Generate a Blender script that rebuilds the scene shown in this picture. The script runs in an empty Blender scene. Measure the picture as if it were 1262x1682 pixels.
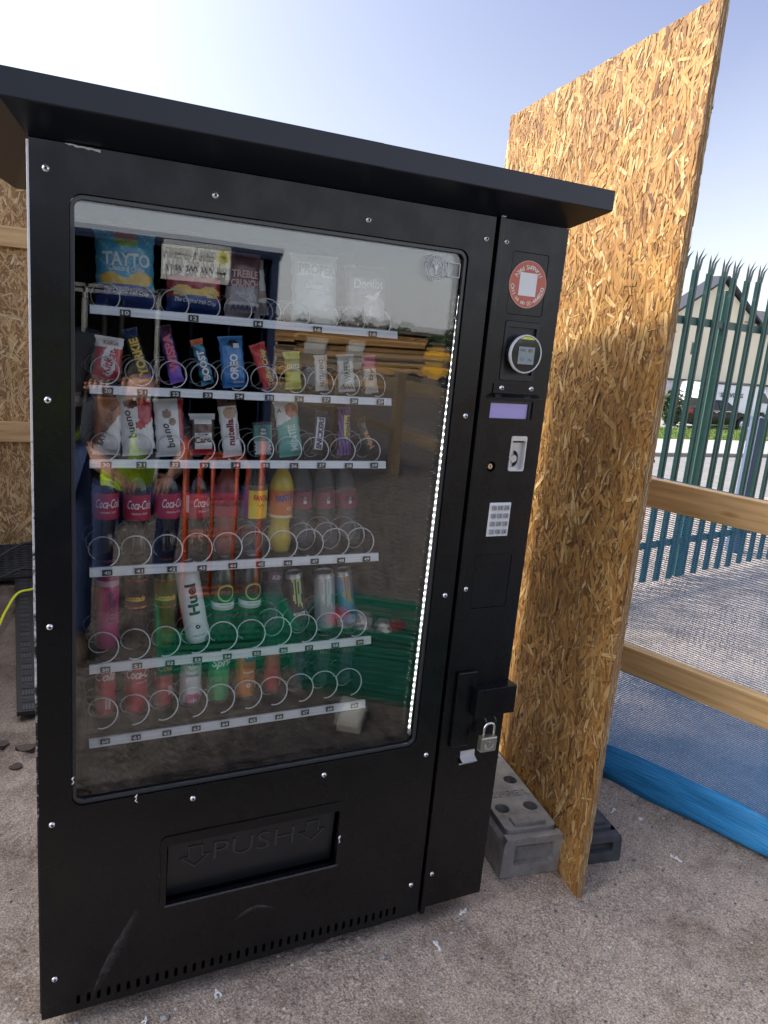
import bpy, math, random
import numpy as np
from mathutils import Vector, Matrix, Euler
from mathutils.geometry import tessellate_polygon
random.seed(7); rng = np.random.default_rng(7)
S = bpy.context.scene; C = S.collection; R = math.radians
# ------------------------------------------------------------ camera, light, exposure
cam = bpy.data.cameras.new('camera'); co = bpy.data.objects.new('camera', cam); C.objects.link(co)
co.rotation_euler = (R(76.6214), R(-5.0356), R(-25.8244)); co.location = (-0.0591, -1.5692, 1.5718)
cam.sensor_fit = 'VERTICAL'; cam.sensor_height = 24.0; cam.lens = 24.0*1286.2/1682.0
cam.clip_start = 0.02; cam.clip_end = 600; S.camera = co
W = bpy.data.worlds.new('World'); S.world = W; W.use_nodes = True
nt = W.node_tree; nt.nodes.clear()
sky = nt.nodes.new('ShaderNodeTexSky'); sky.sky_type = 'NISHITA'; sky.sun_disc = False
SUN = Vector((-0.66, 0.42, 0.60)).normalized()
sky.sun_elevation = math.asin(SUN.z); sky.sun_rotation = math.atan2(SUN.x, SUN.y)
sky.air_density = 1.0; sky.dust_density = 2.0; sky.ozone_density = 2.0; sky.altitude = 50
bg = nt.nodes.new('ShaderNodeBackground'); bg.inputs[1].default_value = 0.115
wo = nt.nodes.new('ShaderNodeOutputWorld')
# hazy summer sky: the physical sky veiled by a pale haze that is whitest at the horizon and towards the sun
def wn(ty, **k):
    o = nt.nodes.new('ShaderNode'+ty)
    for a, v in k.items(): setattr(o, a, v)
    return o
def wm(op, a, b=None):
    o = wn('Math', operation=op)
    for i, x in enumerate((a, b)):
        if x is None: continue
        if isinstance(x, (int, float)): o.inputs[i].default_value = x
        else: nt.links.new(x, o.inputs[i])
    return o.outputs[0]
tcw = wn('TexCoord'); nrm = wn('VectorMath', operation='NORMALIZE'); nt.links.new(tcw.outputs['Generated'], nrm.inputs[0])
sxw = wn('SeparateXYZ'); nt.links.new(nrm.outputs[0], sxw.inputs[0])
el_ = wm('POWER', wm('MAXIMUM', sxw.outputs[2], 0.0), .72)
rp = wn('ValToRGB'); nt.links.new(el_, rp.inputs[0]); cr_ = rp.color_ramp; cr_.elements.new(.5)
for e_, (p_, c_) in zip(cr_.elements, ((0.0, (.93, .95, 1.0)), (.50, (.31, .345, .58)), (1.0, (.22, .255, .46)))): e_.position = p_; e_.color = (*c_, 1)
dtw = wn('VectorMath', operation='DOT_PRODUCT'); nt.links.new(nrm.outputs[0], dtw.inputs[0]); dtw.inputs[1].default_value = SUN
cs = dtw.outputs['Value']; pos_ = wm('MAXIMUM', cs, 0.0); neg_ = wm('MAXIMUM', wm('MULTIPLY', cs, -1.0), 0.0)
glow = wm('ADD', wm('ADD', wm('MULTIPLY', wm('POWER', pos_, 2.0), 1.9), wm('MULTIPLY', wm('POWER', pos_, 6.0), 6.5)), wm('MULTIPLY', neg_, 1.0))
def wc(mode, a, b):
    o = wn('MixRGB', blend_type=mode); o.inputs[0].default_value = 1.0
    for i, x in ((1, a), (2, b)):
        if isinstance(x, tuple): o.inputs[i].default_value = (*x, 1)
        else: nt.links.new(x, o.inputs[i])
    return o.outputs[0]
haze_ = wc('ADD', rp.outputs[0], wc('MULTIPLY', glow, (1.0, .985, .97)))
HK = 1/(2.55*.115)
tot = wc('ADD', wc('MULTIPLY', haze_, (HK*.80, HK*.80, HK*.80)), wc('MULTIPLY', sky.outputs[0], (.22, .22, .22)))
nt.links.new(tot, bg.inputs[0]); nt.links.new(bg.outputs[0], wo.inputs[0])
sl = bpy.data.lights.new('sun', 'SUN'); sl.energy = 1.45; sl.angle = R(5); sl.color = (1.0, .94, .85)
so = bpy.data.objects.new('sun', sl); C.objects.link(so); so.location = (-3, 3, 6)
so.rotation_euler = SUN.to_track_quat('Z', 'Y').to_euler()
S.view_settings.view_transform = 'Standard'; S.view_settings.look = 'None'
S.view_settings.exposure = 1.52; S.view_settings.gamma = 1.0
S.render.engine = 'CYCLES'; cy = S.cycles
cy.use_denoising = True; cy.use_adaptive_sampling = False; cy.max_bounces = 10; cy.transparent_max_bounces = 24; cy.diffuse_bounces = 4
cy.glossy_bounces = 5; cy.caustics_reflective = False; cy.caustics_refractive = False; cy.sample_clamp_indirect = 6.0

# ------------------------------------------------------------ materials
def lin(h):
    if isinstance(h, str):
        h = h.lstrip('#'); c = [int(h[i:i+2], 16)/255 for i in (0, 2, 4)]
        return tuple((x/12.92 if x <= .04045 else ((x+.055)/1.055)**2.4) for x in c)
    return tuple(h)
MAT = {}
def mat(name, col=(.5,.5,.5), rough=.5, metal=0., spec=.5, emit=None, es=0., coat=0.):
    if name in MAT: return MAT[name]
    m = bpy.data.materials.new(name); m.use_nodes = True; b = m.node_tree.nodes['Principled BSDF']
    b.inputs['Base Color'].default_value = (*lin(col), 1); b.inputs['Roughness'].default_value = rough
    b.inputs['Metallic'].default_value = metal; b.inputs['Specular IOR Level'].default_value = spec
    b.inputs['Coat Weight'].default_value = coat
    if emit is not None:
        b.inputs['Emission Color'].default_value = (*lin(emit), 1); b.inputs['Emission Strength'].default_value = es
    MAT[name] = m; return m
class N:
    def __init__(s, m): s.t = m.node_tree; s.b = s.t.nodes['Principled BSDF']
    def n(s, ty, **k):
        o = s.t.nodes.new('ShaderNode'+ty)
        for a, v in k.items():
            if a.startswith('i_'):
                key = a[2:]; key = int(key) if key.isdigit() else key.replace('_', ' ')
                o.inputs[key].default_value = v
            else: setattr(o, a, v)
        return o
    def l(s, a, b): s.t.links.new(a, b)
    def ramp(s, src, stops, interp='LINEAR'):
        r = s.n('ValToRGB'); r.color_ramp.interpolation = interp; e = r.color_ramp.elements
        while len(e) < len(stops): e.new(.5)
        for x, (p, c) in zip(e, stops): x.position = p; x.color = (*lin(c), 1) if len(c) == 3 or isinstance(c, str) else c
        s.l(src, r.inputs[0]); return r.outputs[0]
    def noise(s, vec, scale, detail=4, rough=.55):
        o = s.n('TexNoise'); o.inputs['Scale'].default_value = scale; o.inputs['Detail'].default_value = detail
        o.inputs['Roughness'].default_value = rough
        if vec is not None: s.l(vec, o.inputs['Vector'])
        return o.outputs['Fac']
    def bump(s, h, strength=.3, dist=.002, prev=None):
        o = s.n('Bump'); o.inputs['Strength'].default_value = strength; o.inputs['Distance'].default_value = dist
        s.l(h, o.inputs['Height'])
        if prev is not None: s.l(prev, o.inputs['Normal'])
        return o.outputs[0]
    def math(s, op, a, b=None):
        o = s.n('Math', operation=op)
        for i, x in enumerate((a, b)):
            if x is None: continue
            if isinstance(x, (int, float)): o.inputs[i].default_value = x
            else: s.l(x, o.inputs[i])
        return o.outputs[0]
    def mix(s, f, a, b, mode='MIX'):
        o = s.n('MixRGB', blend_type=mode)
        for i, x in enumerate((f, a, b)):
            if isinstance(x, (int, float)): o.inputs[i].default_value = x
            elif isinstance(x, tuple): o.inputs[i].default_value = (*x, 1)
            else: s.l(x, o.inputs[i])
        return o.outputs[0]
    def obj(s): return s.n('TexCoord').outputs['Object']
    def pos(s): return s.n('NewGeometry').outputs['Position']
def gv(c): return (c, c, c)

# black semi-gloss powder coat with faint dust and micro scratches
def paint():
    m = mat('black_powder_coat', (.0028, .0034, .0048), .27, spec=.38); n = N(m); p = n.pos()
    a = n.noise(p, 14, 6); d = n.noise(p, 220, 3)
    n.l(n.ramp(a, [(.35, gv(.22)), (.7, gv(.36))]), n.b.inputs['Roughness'])
    mp = n.n('Mapping'); mp.inputs['Scale'].default_value = (9, 9, 60); mp.inputs['Rotation'].default_value = (0, .5, 0); n.l(p, mp.inputs[0])
    sc = n.noise(mp.outputs[0], 3, 8, .7)
    dust = n.ramp(n.math('MULTIPLY', sc, a), [(.38, (.0024, .0030, .0042)), (.60, (.014, .0135, .013))])
    n.l(dust, n.b.inputs['Base Color']); n.l(n.bump(d, .06, .0006), n.b.inputs['Normal']); return m
PAINT = paint()
NAVY = mat('dark_navy_canopy_paint', (.007, .010, .017), .33, spec=.45)
BLK = mat('black_plastic', (.012, .012, .013), .42)
SEAM = mat('dark_seam', (.004, .004, .004), .8)
INT = mat('cabinet_lining_black', (.004, .004, .005), .75, spec=.15)
CHROME = mat('polished_steel', (.72, .72, .72), .18, 1.0)
WIRE = mat('bright_wire', (.8, .8, .8), .3, .35)
ALU = mat('brushed_aluminium', (.58, .59, .60), .38, .85)
def strip_mat():
    m = mat('white_price_rail', (.62, .64, .65), .32, .15); n = N(m); mp = n.n('Mapping'); mp.inputs['Scale'].default_value = (.8, 8, 90); n.l(n.pos(), mp.inputs[0])
    f = n.noise(mp.outputs[0], 8, 4); n.l(n.ramp(f, [(.3, (.62, .64, .65)), (.65, (.88, .89, .89))]), n.b.inputs['Base Color']); return m
RAIL = strip_mat()
SPRING = mat('white', (.8, .8, .8), .4)
def printed(name, rough, metal=0., coat=.0):
    m = mat(name, rough=rough, metal=metal, coat=coat); n = N(m)
    a = n.n('Attribute', attribute_name='print'); hs = n.n('Gamma'); hs.inputs['Gamma'].default_value = .74; n.l(a.outputs['Color'], hs.inputs['Color'])
    cl_ = n.n('MixRGB', blend_type='DARKEN'); cl_.inputs[0].default_value = 1.; cl_.inputs[2].default_value = (.86, .86, .86, 1); n.l(hs.outputs[0], cl_.inputs[1]); n.l(cl_.outputs[0], n.b.inputs['Base Color'])
    if 'film' in name:
        n.l(n.bump(n.noise(n.pos(), 130, 4), .5, .003), n.b.inputs['Normal'])
    return m
FILM = printed('printed_film', .24, 0., .5); LABEL = printed('printed_label', .35); TIN = printed('printed_tin', .22, .35, .4)
def glass():
    m = bpy.data.materials.new('window_glass'); m.use_nodes = True; t = m.node_tree; t.nodes.clear()
    g = t.nodes.new('ShaderNodeNewGeometry'); dt = t.nodes.new('ShaderNodeVectorMath'); dt.operation = 'DOT_PRODUCT'
    t.links.new(g.outputs['Normal'], dt.inputs[0]); t.links.new(g.outputs['Incoming'], dt.inputs[1])
    def mt(op, a, b=None):
        o = t.nodes.new('ShaderNodeMath'); o.operation = op
        for i, x in enumerate((a, b)):
            if x is None: continue
            if isinstance(x, (int, float)): o.inputs[i].default_value = x
            else: t.links.new(x, o.inputs[i])
        return o.outputs[0]
    k = mt('POWER', mt('SUBTRACT', 1.0, mt('ABSOLUTE', dt.outputs['Value'])), 5.0)
    f = mt('ADD', mt('MULTIPLY', k, .93), .052)
    tr = t.nodes.new('ShaderNodeBsdfTransparent'); tr.inputs[0].default_value = (.99, .995, .992, 1)
    gl = t.nodes.new('ShaderNodeBsdfGlossy'); gl.inputs['Roughness'].default_value = .0; gl.inputs[0].default_value = (1, 1, 1, 1)
    no = t.nodes.new('ShaderNodeTexNoise'); no.inputs['Scale'].default_value = 3.2; no.inputs['Detail'].default_value = 1
    t.links.new(g.outputs['Position'], no.inputs['Vector'])
    bp = t.nodes.new('ShaderNodeBump'); bp.inputs['Strength'].default_value = .16; bp.inputs['Distance'].default_value = .0035
    t.links.new(no.outputs[0], bp.inputs['Height']); t.links.new(bp.outputs[0], gl.inputs['Normal'])
    mx = t.nodes.new('ShaderNodeMixShader'); o = t.nodes.new('ShaderNodeOutputMaterial')
    t.links.new(f, mx.inputs[0]); t.links.new(tr.outputs[0], mx.inputs[1]); t.links.new(gl.outputs[0], mx.inputs[2]); t.links.new(mx.outputs[0], o.inputs[0])
    return m
GLASS = glass()
def clear(name, col, op, rough=.08):
    m = bpy.data.materials.new(name); m.use_nodes = True; t = m.node_tree; b = t.nodes['Principled BSDF']
    b.inputs['Base Color'].default_value = (*lin(col), 1); b.inputs['Roughness'].default_value = rough
    tr = t.nodes.new('ShaderNodeBsdfTransparent'); mx = t.nodes.new('ShaderNodeMixShader'); mx.inputs[0].default_value = op
    t.links.new(tr.outputs[0], mx.inputs[1]); t.links.new(b.outputs[0], mx.inputs[2]); t.links.new(mx.outputs[0], t.nodes['Material Output'].inputs[0]); return m
COLA = mat('cola_filled_bottle', (.012, .004, .002), .1, coat=.3)
PET = clear('clear_plastic', (.35, .37, .38), .2); PETY = clear('clear_plastic_yellow', (.75, .55, .06), .8); PETR = clear('clear_plastic_rose', (.35, .1, .08), .7)
PETO = clear('clear_plastic_olive', (.16, .16, .03), .8); PETD = clear('clear_plastic_brown', (.05, .02, .015), .85)

# ------------------------------------------------------------ mesh helpers
class MB:
    def __init__(s): s.v = []; s.f = []; s.m = []; s.c = []; s.col = (1, 1, 1); s.mi = 0
    def add(s, vs, fs, m=None, col=None):
        o = len(s.v); s.v += [tuple(map(float, p)) for p in vs]
        for i, f in enumerate(fs):
            s.f.append(tuple(o+k for k in f)); s.m.append(s.mi if m is None else m)
            s.c.append((col[i] if isinstance(col, list) else col) if col is not None else s.col)
        return s
    def box(s, x0, x1, y0, y1, z0, z1, m=None, col=None):
        vs = [(x, y, z) for x in (x0, x1) for y in (y0, y1) for z in (z0, z1)]
        return s.add(vs, [(0,1,3,2), (4,6,7,5), (0,4,5,1), (2,3,7,6), (0,2,6,4), (1,5,7,3)], m, col)
    def tube(s, pts, r, seg=8, m=None, col=None, cap=True):
        pts = [Vector(p) for p in pts]; rs = r if isinstance(r, (list, tuple)) else [r]*len(pts); vs = []; fs = []
        nrm = None
        for i, p in enumerate(pts):
            d = (pts[min(i+1, len(pts)-1)]-pts[max(i-1, 0)]).normalized()
            if nrm is None: nrm = d.orthogonal().normalized()
            else: nrm = (nrm-d*nrm.dot(d)).normalized()
            b = d.cross(nrm)
            for k in range(seg):
                a = 2*math.pi*k/seg; vs.append(p+(nrm*math.cos(a)+b*math.sin(a))*rs[i])
        for i in range(len(pts)-1):
            for k in range(seg): fs.append((i*seg+k, i*seg+(k+1)%seg, (i+1)*seg+(k+1)%seg, (i+1)*seg+k))
        if cap: fs += [tuple(range(seg))[::-1], tuple((len(pts)-1)*seg+k for k in range(seg))]
        return s.add(vs, fs, m, col)
    def lathe(s, prof, c=(0,0,0), seg=24, m=None, colfn=None, axis='z'):
        vs = []; fs = []; cl = []
        for r, z in prof:
            for k in range(seg):
                a = 2*math.pi*k/seg; x, y = r*math.cos(a), r*math.sin(a)
                q = (x, y, z) if axis == 'z' else (x, z, y)
                vs.append((c[0]+q[0], c[1]+q[1], c[2]+q[2]))
        for i in range(len(prof)-1):
            for k in range(seg):
                f = (i*seg+k, i*seg+(k+1)%seg, (i+1)*seg+(k+1)%seg, (i+1)*seg+k)
                fs.append(f if axis == 'z' else f[::-1])
                if colfn: cl.append(colfn(((k+.5)/seg*2*math.pi), (prof[i][1]+prof[i+1][1])/2))
        return s.add(vs, fs, m, cl if colfn else None)
    def plate(s, outer, holes, y0, y1, m=None, col=None):
        loops = [outer]+list(holes); flat = [p for l in loops for p in l]
        tris = tessellate_polygon([[Vector((p[0], p[1], 0)) for p in l] for l in loops]); n = len(flat)
        vs = [(p[0], y0, p[1]) for p in flat]+[(p[0], y1, p[1]) for p in flat]; fs = []
        def area(a, b, c): return (b[0]-a[0])*(c[1]-a[1])-(c[0]-a[0])*(b[1]-a[1])
        for t in tris:
            a, b, c = t
            if area(flat[a], flat[b], flat[c]) < 0: a, b = b, a
            fs.append((a, b, c)); fs.append((n+c, n+b, n+a))
        o = 0
        for li, l in enumerate(loops):
            k = len(l); ar = sum(l[i][0]*l[(i+1)%k][1]-l[(i+1)%k][0]*l[i][1] for i in range(k)); ccw = ar > 0
            for i in range(k):
                a, b = o+i, o+(i+1)%k
                f = (a, n+a, n+b, b)
                if (li == 0) != ccw: f = f[::-1]
                fs.append(f)
            o += k
        return s.add(vs, fs, m, col)
    def build(s, name, mats, parent=None, off=(0,0,0), loc=None, smooth=False, bevel=0., attr=False):
        me = bpy.data.meshes.new(name)
        vs = [(a-off[0], b-off[1], c-off[2]) for a, b, c in s.v] if any(off) else s.v
        me.from_pydata(vs, [], s.f)
        for m in (mats if isinstance(mats, (list, tuple)) else [mats]): me.materials.append(m)
        me.polygons.foreach_set('material_index', s.m)
        if attr:
            at = me.color_attributes.new('print', 'FLOAT_COLOR', 'CORNER'); arr = []
            for f, c in zip(s.f, s.c): arr += [*c, 1.0]*len(f)
            at.data.foreach_set('color', arr)
        if smooth: me.polygons.foreach_set('use_smooth', [True]*len(s.f)); 
        me.update()
        if smooth and smooth != 'all':
            try: me.set_sharp_from_angle(angle=R(smooth if smooth is not True else 40))
            except Exception: pass
        o = bpy.data.objects.new(name, me); C.objects.link(o)
        if parent: o.parent = parent
        if loc is not None: o.location = loc
        if bevel:
            b = o.modifiers.new('bevel', 'BEVEL'); b.width = bevel; b.segments = 2; b.limit_method = 'ANGLE'; b.angle_limit = R(40)
        return o
def tag(o, label=None, cat=None, group=None, kind=None):
    if label: o['label'] = label
    if cat: o['category'] = cat
    if group: o['group'] = group
    if kind: o['kind'] = kind
    return o
def thing(name, label, cat, loc=(0,0,0), rot=(0,0,0), group=None):
    o = bpy.data.objects.new(name, None); C.objects.link(o); o.location = loc; o.rotation_euler = rot; o.empty_display_size = .05
    return tag(o, label, cat, group)
def inst(src, parent, loc, rot=(0,0,0)):
    o = src.copy(); C.objects.link(o); o.parent = parent; o.location = loc; o.rotation_euler = rot; return o
def rr(x0, x1, z0, z1, r, n=5):
    p = []
    for cx, cz, a0 in ((x1-r, z1-r, 0), (x0+r, z1-r, 90), (x0+r, z0+r, 180), (x1-r, z0+r, 270)):
        for k in range(n+1):
            a = R(a0+90*k/n); p.append((cx+r*math.cos(a), cz+r*math.sin(a)))
    return p
TC = {}
def text(sx, bold=0., shear=0., extrude=0.):
    key = (sx, bold, shear, extrude)
    if key not in TC:
        cu = bpy.data.curves.new('t', 'FONT'); cu.body = sx; cu.offset = bold; cu.shear = shear; cu.extrude = extrude; cu.resolution_u = 3
        cu.align_x = 'CENTER'; cu.align_y = 'CENTER'
        ob = bpy.data.objects.new('t', cu); C.objects.link(ob)
        dg = bpy.context.evaluated_depsgraph_get(); me = bpy.data.meshes.new_from_object(ob.evaluated_get(dg))
        vs = np.array([v.co[:] for v in me.vertices]); fs = [tuple(p.vertices) for p in me.polygons]
        lo = vs.min(0); hi = vs.max(0); vs[:, :2] -= ((lo+hi)/2)[:2]
        bpy.data.objects.remove(ob); bpy.data.curves.remove(cu); bpy.data.meshes.remove(me)
        TC[key] = (vs, fs, hi-lo)
    return TC[key]
# put text into mb: centre (x,z), fitted to width w (and height h), turned by ang degrees, on surface y=f(x,z)
def put(mb, sx, x, z, w, h=None, ang=0, f=None, bold=.012, shear=0., col=(1,1,1), wrap=None, extrude=0., flip=False, m=None):
    vs, fs, d = text(sx, bold, shear, extrude); kx = w/d[0]; ky = (h/d[1]) if h else kx
    a = R(ang); ca, sa = math.cos(a), math.sin(a); out = []
    if wrap or callable(f):
        V = [tuple(p) for p in vs]; T = []
        for t in fs: T += [(t[0], t[i], t[i+1]) for i in range(1, len(t)-1)]
        mx = .004; cache = {}
        for _ in range(5):
            nT = []; any_ = False
            for t in T:
                es = [((V[t[i]][0]-V[t[(i+1)%3]][0])*kx)**2+((V[t[i]][1]-V[t[(i+1)%3]][1])*ky)**2 for i in range(3)]; i = es.index(max(es))
                if es[i] > mx*mx:
                    a_, b_, c_ = t[i], t[(i+1)%3], t[(i+2)%3]; key = (min(a_, b_), max(a_, b_))
                    if key not in cache: cache[key] = len(V); V.append(tuple((V[a_][k]+V[b_][k])/2 for k in range(3)))
                    m_ = cache[key]; nT += [(a_, m_, c_), (m_, b_, c_)]; any_ = True
                else: nT.append(t)
            T = nT
            if not any_: break
        vs, fs = V, T
    for px, py, pz in vs:
        X, Y = px*kx, py*ky; u, v = X*ca-Y*sa+x, X*sa+Y*ca+z
        if wrap: r = wrap+.0007; out.append((r*math.sin(u/r), -r*math.cos(u/r), v))
        else:
            yy = f(u, v) if callable(f) else (f or 0.)
            out.append((-u if flip else u, yy-pz, v))
    mb.add(out, [t[::-1] for t in fs] if flip else fs, m, lin(col))
def ringtext(mb, sx, cx, cz, r, a0, a1, h, y, col, top=True, bold=.012):
    n = len(sx)
    for i, ch in enumerate(sx):
        if ch == ' ': continue
        a = R(a0+(a1-a0)*(i/(n-1))); vs, fs, d = text(ch, bold); ky = h/.70
        rot = a-math.pi/2 if top else a+math.pi/2; ca, sa = math.cos(rot), math.sin(rot)
        vs2 = [(cx+r*math.cos(a)+(p[0]*ky)*ca-(p[1]*ky)*sa, y, cz+r*math.sin(a)+(p[0]*ky)*sa+(p[1]*ky)*ca) for p in vs]
        mb.add(vs2, fs, None, lin(col))
def disc(mb, cx, cz, rx, rz, y, col=None, n=28, m=None, r0=0., a0=0, a1=360):
    k = n if a1-a0 == 360 else n+1; vs = []
    for i in range(k):
        a = R(a0+(a1-a0)*i/n); vs.append((cx+rx*math.cos(a), y, cz+rz*math.sin(a)))
        if r0: vs.append((cx+rx*r0*math.cos(a), y, cz+rz*r0*math.sin(a)))
    if r0: fs = [(2*i, (2*i+2)%(2*k), (2*i+3)%(2*k), 2*i+1) for i in range(n)]
    else: fs = [tuple(range(k))]
    mb.add(vs, fs, m, lin(col) if col else None)

# ------------------------------------------------------------ value noise for terrain
def vnoise(x, y, seed=0):
    xi = np.floor(x).astype(np.int64); yi = np.floor(y).astype(np.int64); xf = x-xi; yf = y-yi
    def h(a, b):
        n = (a*374761393+b*668265263+seed*974634777) & 0x7fffffff; n = ((n ^ (n >> 13))*1274126177) & 0x7fffffff
        return ((n ^ (n >> 16)) & 0xffff)/65535.0
    u = xf*xf*(3-2*xf); v = yf*yf*(3-2*yf)
    return (h(xi, yi)*(1-u)+h(xi+1, yi)*u)*(1-v)+(h(xi, yi+1)*(1-u)+h(xi+1, yi+1)*u)*v
def fbm(x, y, o=4, seed=0):
    s = 0; a = .5
    for i in range(o): s = s+a*(vnoise(x*2**i, y*2**i, seed+i)-.5); a *= .5
    return s
def sst(x, a, b): t = np.clip((x-a)/(b-a), 0, 1); return t*t*(3-2*t)
ZG = -0.05
def gh(x, y):
    x = np.asarray(x, float); y = np.asarray(y, float)
    near = (1-sst(np.abs(x-1), 4, 7))*(1-sst(np.abs(y-1), 4, 7))
    z = ZG+near*(.012*fbm(x*2.2, y*2.2, 3, 3)+.012*fbm(x*11, y*11, 3, 9)+.007*np.maximum(fbm(x*34, y*34, 2, 5), 0))
    # broken tarmac lip on the left behind the machine
    lip = np.exp(-((y-1.32-.25*fbm(x*6, y*2, 2, 21))/.09)**2)*(1-sst(x, .5, .9))
    z = z+lip*(.03+.09*fbm(x*22, y*22, 3, 31))
    s = y-(2.9+.18*(x-4)); z = z-1.9*sst(s, .6, 4.5)*sst(x, 1.8, 3.4)
    return z
def ground():
    def axis(a, b, st, far):
        c = list(np.arange(a, b, st)); lo = []; hi = []; p = a; d = st
        while p > -far: d = min(d*1.25, 12); p -= d; lo.append(p)
        p = c[-1]; d = st
        while p < far: d = min(d*1.25, 12); p += d; hi.append(p)
        return np.array(lo[::-1]+c+hi)
    xs = axis(-.35, 2.6, .011, 260); ys = axis(-.75, 3.3, .013, 260)
    X, Y = np.meshgrid(xs, ys); Z = gh(X, Y); nx, ny = len(xs), len(ys)
    v = np.stack([X, Y, Z], -1).reshape(-1, 3); i = np.arange((nx-1)*(ny-1)); r = i//(nx-1)*nx+i % (nx-1)
    f = np.stack([r, r+1, r+nx+1, r+nx], -1)
    me = bpy.data.meshes.new('ground'); me.from_pydata(v.tolist(), [], f.tolist()); me.polygons.foreach_set('use_smooth', [True]*len(f))
    o = bpy.data.objects.new('ground', me); C.objects.link(o)
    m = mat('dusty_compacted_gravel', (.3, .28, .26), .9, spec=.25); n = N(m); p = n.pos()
    big = n.noise(p, 1.6, 5); mid = n.noise(p, 26, 6, .7); fine = n.noise(p, 190, 4, .7)
    c1 = n.ramp(big, [(.32, (.31, .245, .198)), (.52, (.44, .362, .300)), (.68, (.52, .438, .37))])
    c2 = n.mix(.55, c1, n.ramp(mid, [(.3, (.17, .134, .108)), (.5, (.42, .345, .29)), (.75, (.62, .535, .465))]))
    c3 = n.mix(.5, c2, n.ramp(fine, [(.38, (.07, .055, .045)), (.5, (.38, .315, .265)), (.62, (.82, .73, .65))]), 'MIX')
    # dark old tarmac at the back left
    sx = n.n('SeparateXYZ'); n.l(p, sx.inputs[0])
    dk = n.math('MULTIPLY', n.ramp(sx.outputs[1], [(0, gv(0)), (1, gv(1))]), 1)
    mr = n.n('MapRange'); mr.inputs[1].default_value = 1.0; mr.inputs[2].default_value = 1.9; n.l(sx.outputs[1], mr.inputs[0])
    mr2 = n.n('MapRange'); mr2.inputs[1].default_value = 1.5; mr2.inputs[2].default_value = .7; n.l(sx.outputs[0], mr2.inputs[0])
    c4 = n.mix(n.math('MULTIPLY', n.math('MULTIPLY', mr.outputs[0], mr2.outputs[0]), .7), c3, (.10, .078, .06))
    # coarser gravel on the customer's side, colour darkened to dim its reflection
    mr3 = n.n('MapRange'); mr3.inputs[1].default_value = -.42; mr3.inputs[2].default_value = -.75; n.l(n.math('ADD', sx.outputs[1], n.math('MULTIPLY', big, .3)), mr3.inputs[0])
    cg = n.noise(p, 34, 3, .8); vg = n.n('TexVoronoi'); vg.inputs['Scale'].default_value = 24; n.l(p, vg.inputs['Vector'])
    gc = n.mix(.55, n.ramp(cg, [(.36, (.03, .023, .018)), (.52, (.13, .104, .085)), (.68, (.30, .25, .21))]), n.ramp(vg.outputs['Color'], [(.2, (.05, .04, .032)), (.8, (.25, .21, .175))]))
    pat = n.ramp(n.noise(p, 4.3, 5, .7), [(.38, (.58, .54, .50)), (.52, (1., 1., 1.)), (.68, (1.10, 1.08, 1.05))]); c4 = n.mix(.75, c4, pat, 'MULTIPLY'); c4 = n.mix(1., c4, (.97, .95, .915), 'MULTIPLY')
    dg = n.n('VectorMath', operation='LENGTH'); 
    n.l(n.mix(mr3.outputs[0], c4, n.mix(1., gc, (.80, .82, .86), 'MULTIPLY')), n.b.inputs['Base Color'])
    vo = n.n('TexVoronoi'); vo.inputs['Scale'].default_value = 110; n.l(p, vo.inputs['Vector'])
    wt = n.n('TexWave'); wt.inputs['Scale'].default_value = 9; wt.inputs['Distortion'].default_value = 7; wt.inputs['Detail'].default_value = 3; wt.inputs['Detail Scale'].default_value = 3
    mpw = n.n('Mapping'); mpw.inputs['Rotation'].default_value = (0, 0, .9); n.l(p, mpw.inputs[0]); n.l(mpw.outputs[0], wt.inputs['Vector'])
    tread = n.math('MULTIPLY', wt.outputs['Fac'], n.ramp(n.noise(p, 2.3, 2), [(.45, gv(0)), (.6, gv(1))]))
    b0 = n.bump(tread, .7, .008); b1 = n.bump(mid, 1., .012, b0); b2 = n.bump(vo.outputs['Distance'], .55, .003, b1); n.l(n.bump(fine, .7, .002, b2), n.b.inputs['Normal'])
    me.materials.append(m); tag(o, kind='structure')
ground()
# loose grit and pebbles
def rock(r, n=6, rg=rng):
    vs = []; fs = []
    for i, (ph, k) in enumerate(((-.5, n), (.35, n))):
        for j in range(k):
            a = 2*math.pi*j/k+i*.4; q = r*(.75+.5*rg.random()); vs.append((q*math.cos(a)*math.cos(ph), q*math.sin(a)*math.cos(ph)*.8, q*math.sin(ph)*.6))
    vs.append((0, 0, r*.62)); fs = [(j, (j+1)%n, n+(j+1)%n, n+j) for j in range(n)]+[(n+j, n+(j+1)%n, 2*n) for j in range(n)]
    return vs, fs
def stone_mat(name, a, b):
    m = mat(name, a, .85, spec=.3); n = N(m); g = n.n('NewGeometry')
    n.l(n.mix(g.outputs['Random Per Island'], lin(a), lin(b)), n.b.inputs['Base Color']); n.l(n.bump(n.noise(g.outputs['Position'], 200, 3), .5, .002), n.b.inputs['Normal']); return m
GRIT = stone_mat('grit_stone', (.09, .08, .072), (.55, .50, .45))
mb = MB()
for i in range(9000):
    x, y = rng.uniform(-.35, 3.2), rng.uniform(-.75, 3.2)
    if i < 6800: x, y = rng.uniform(-.2, 2.3), rng.uniform(-.65, .7)
    if 0 < x < 1.16 and .05 < y < .85: continue
    r = .0012+.0052*rng.random()**4; z = float(gh(x, y)); vs, fs = rock(r, 5); mb.add([(x+a, y+b, z+c+r*.15) for a, b, c in vs], fs)
tag(mb.build('gravel', GRIT), 'loose fine grit scattered over the dusty yard ground', 'gravel', kind='stuff')
TARM = stone_mat('tarmac_stone', (.05, .04, .032), (.11, .09, .075))
PEB = stone_mat('pebble_stone', (.2, .19, .18), (.36, .34, .32))
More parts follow.
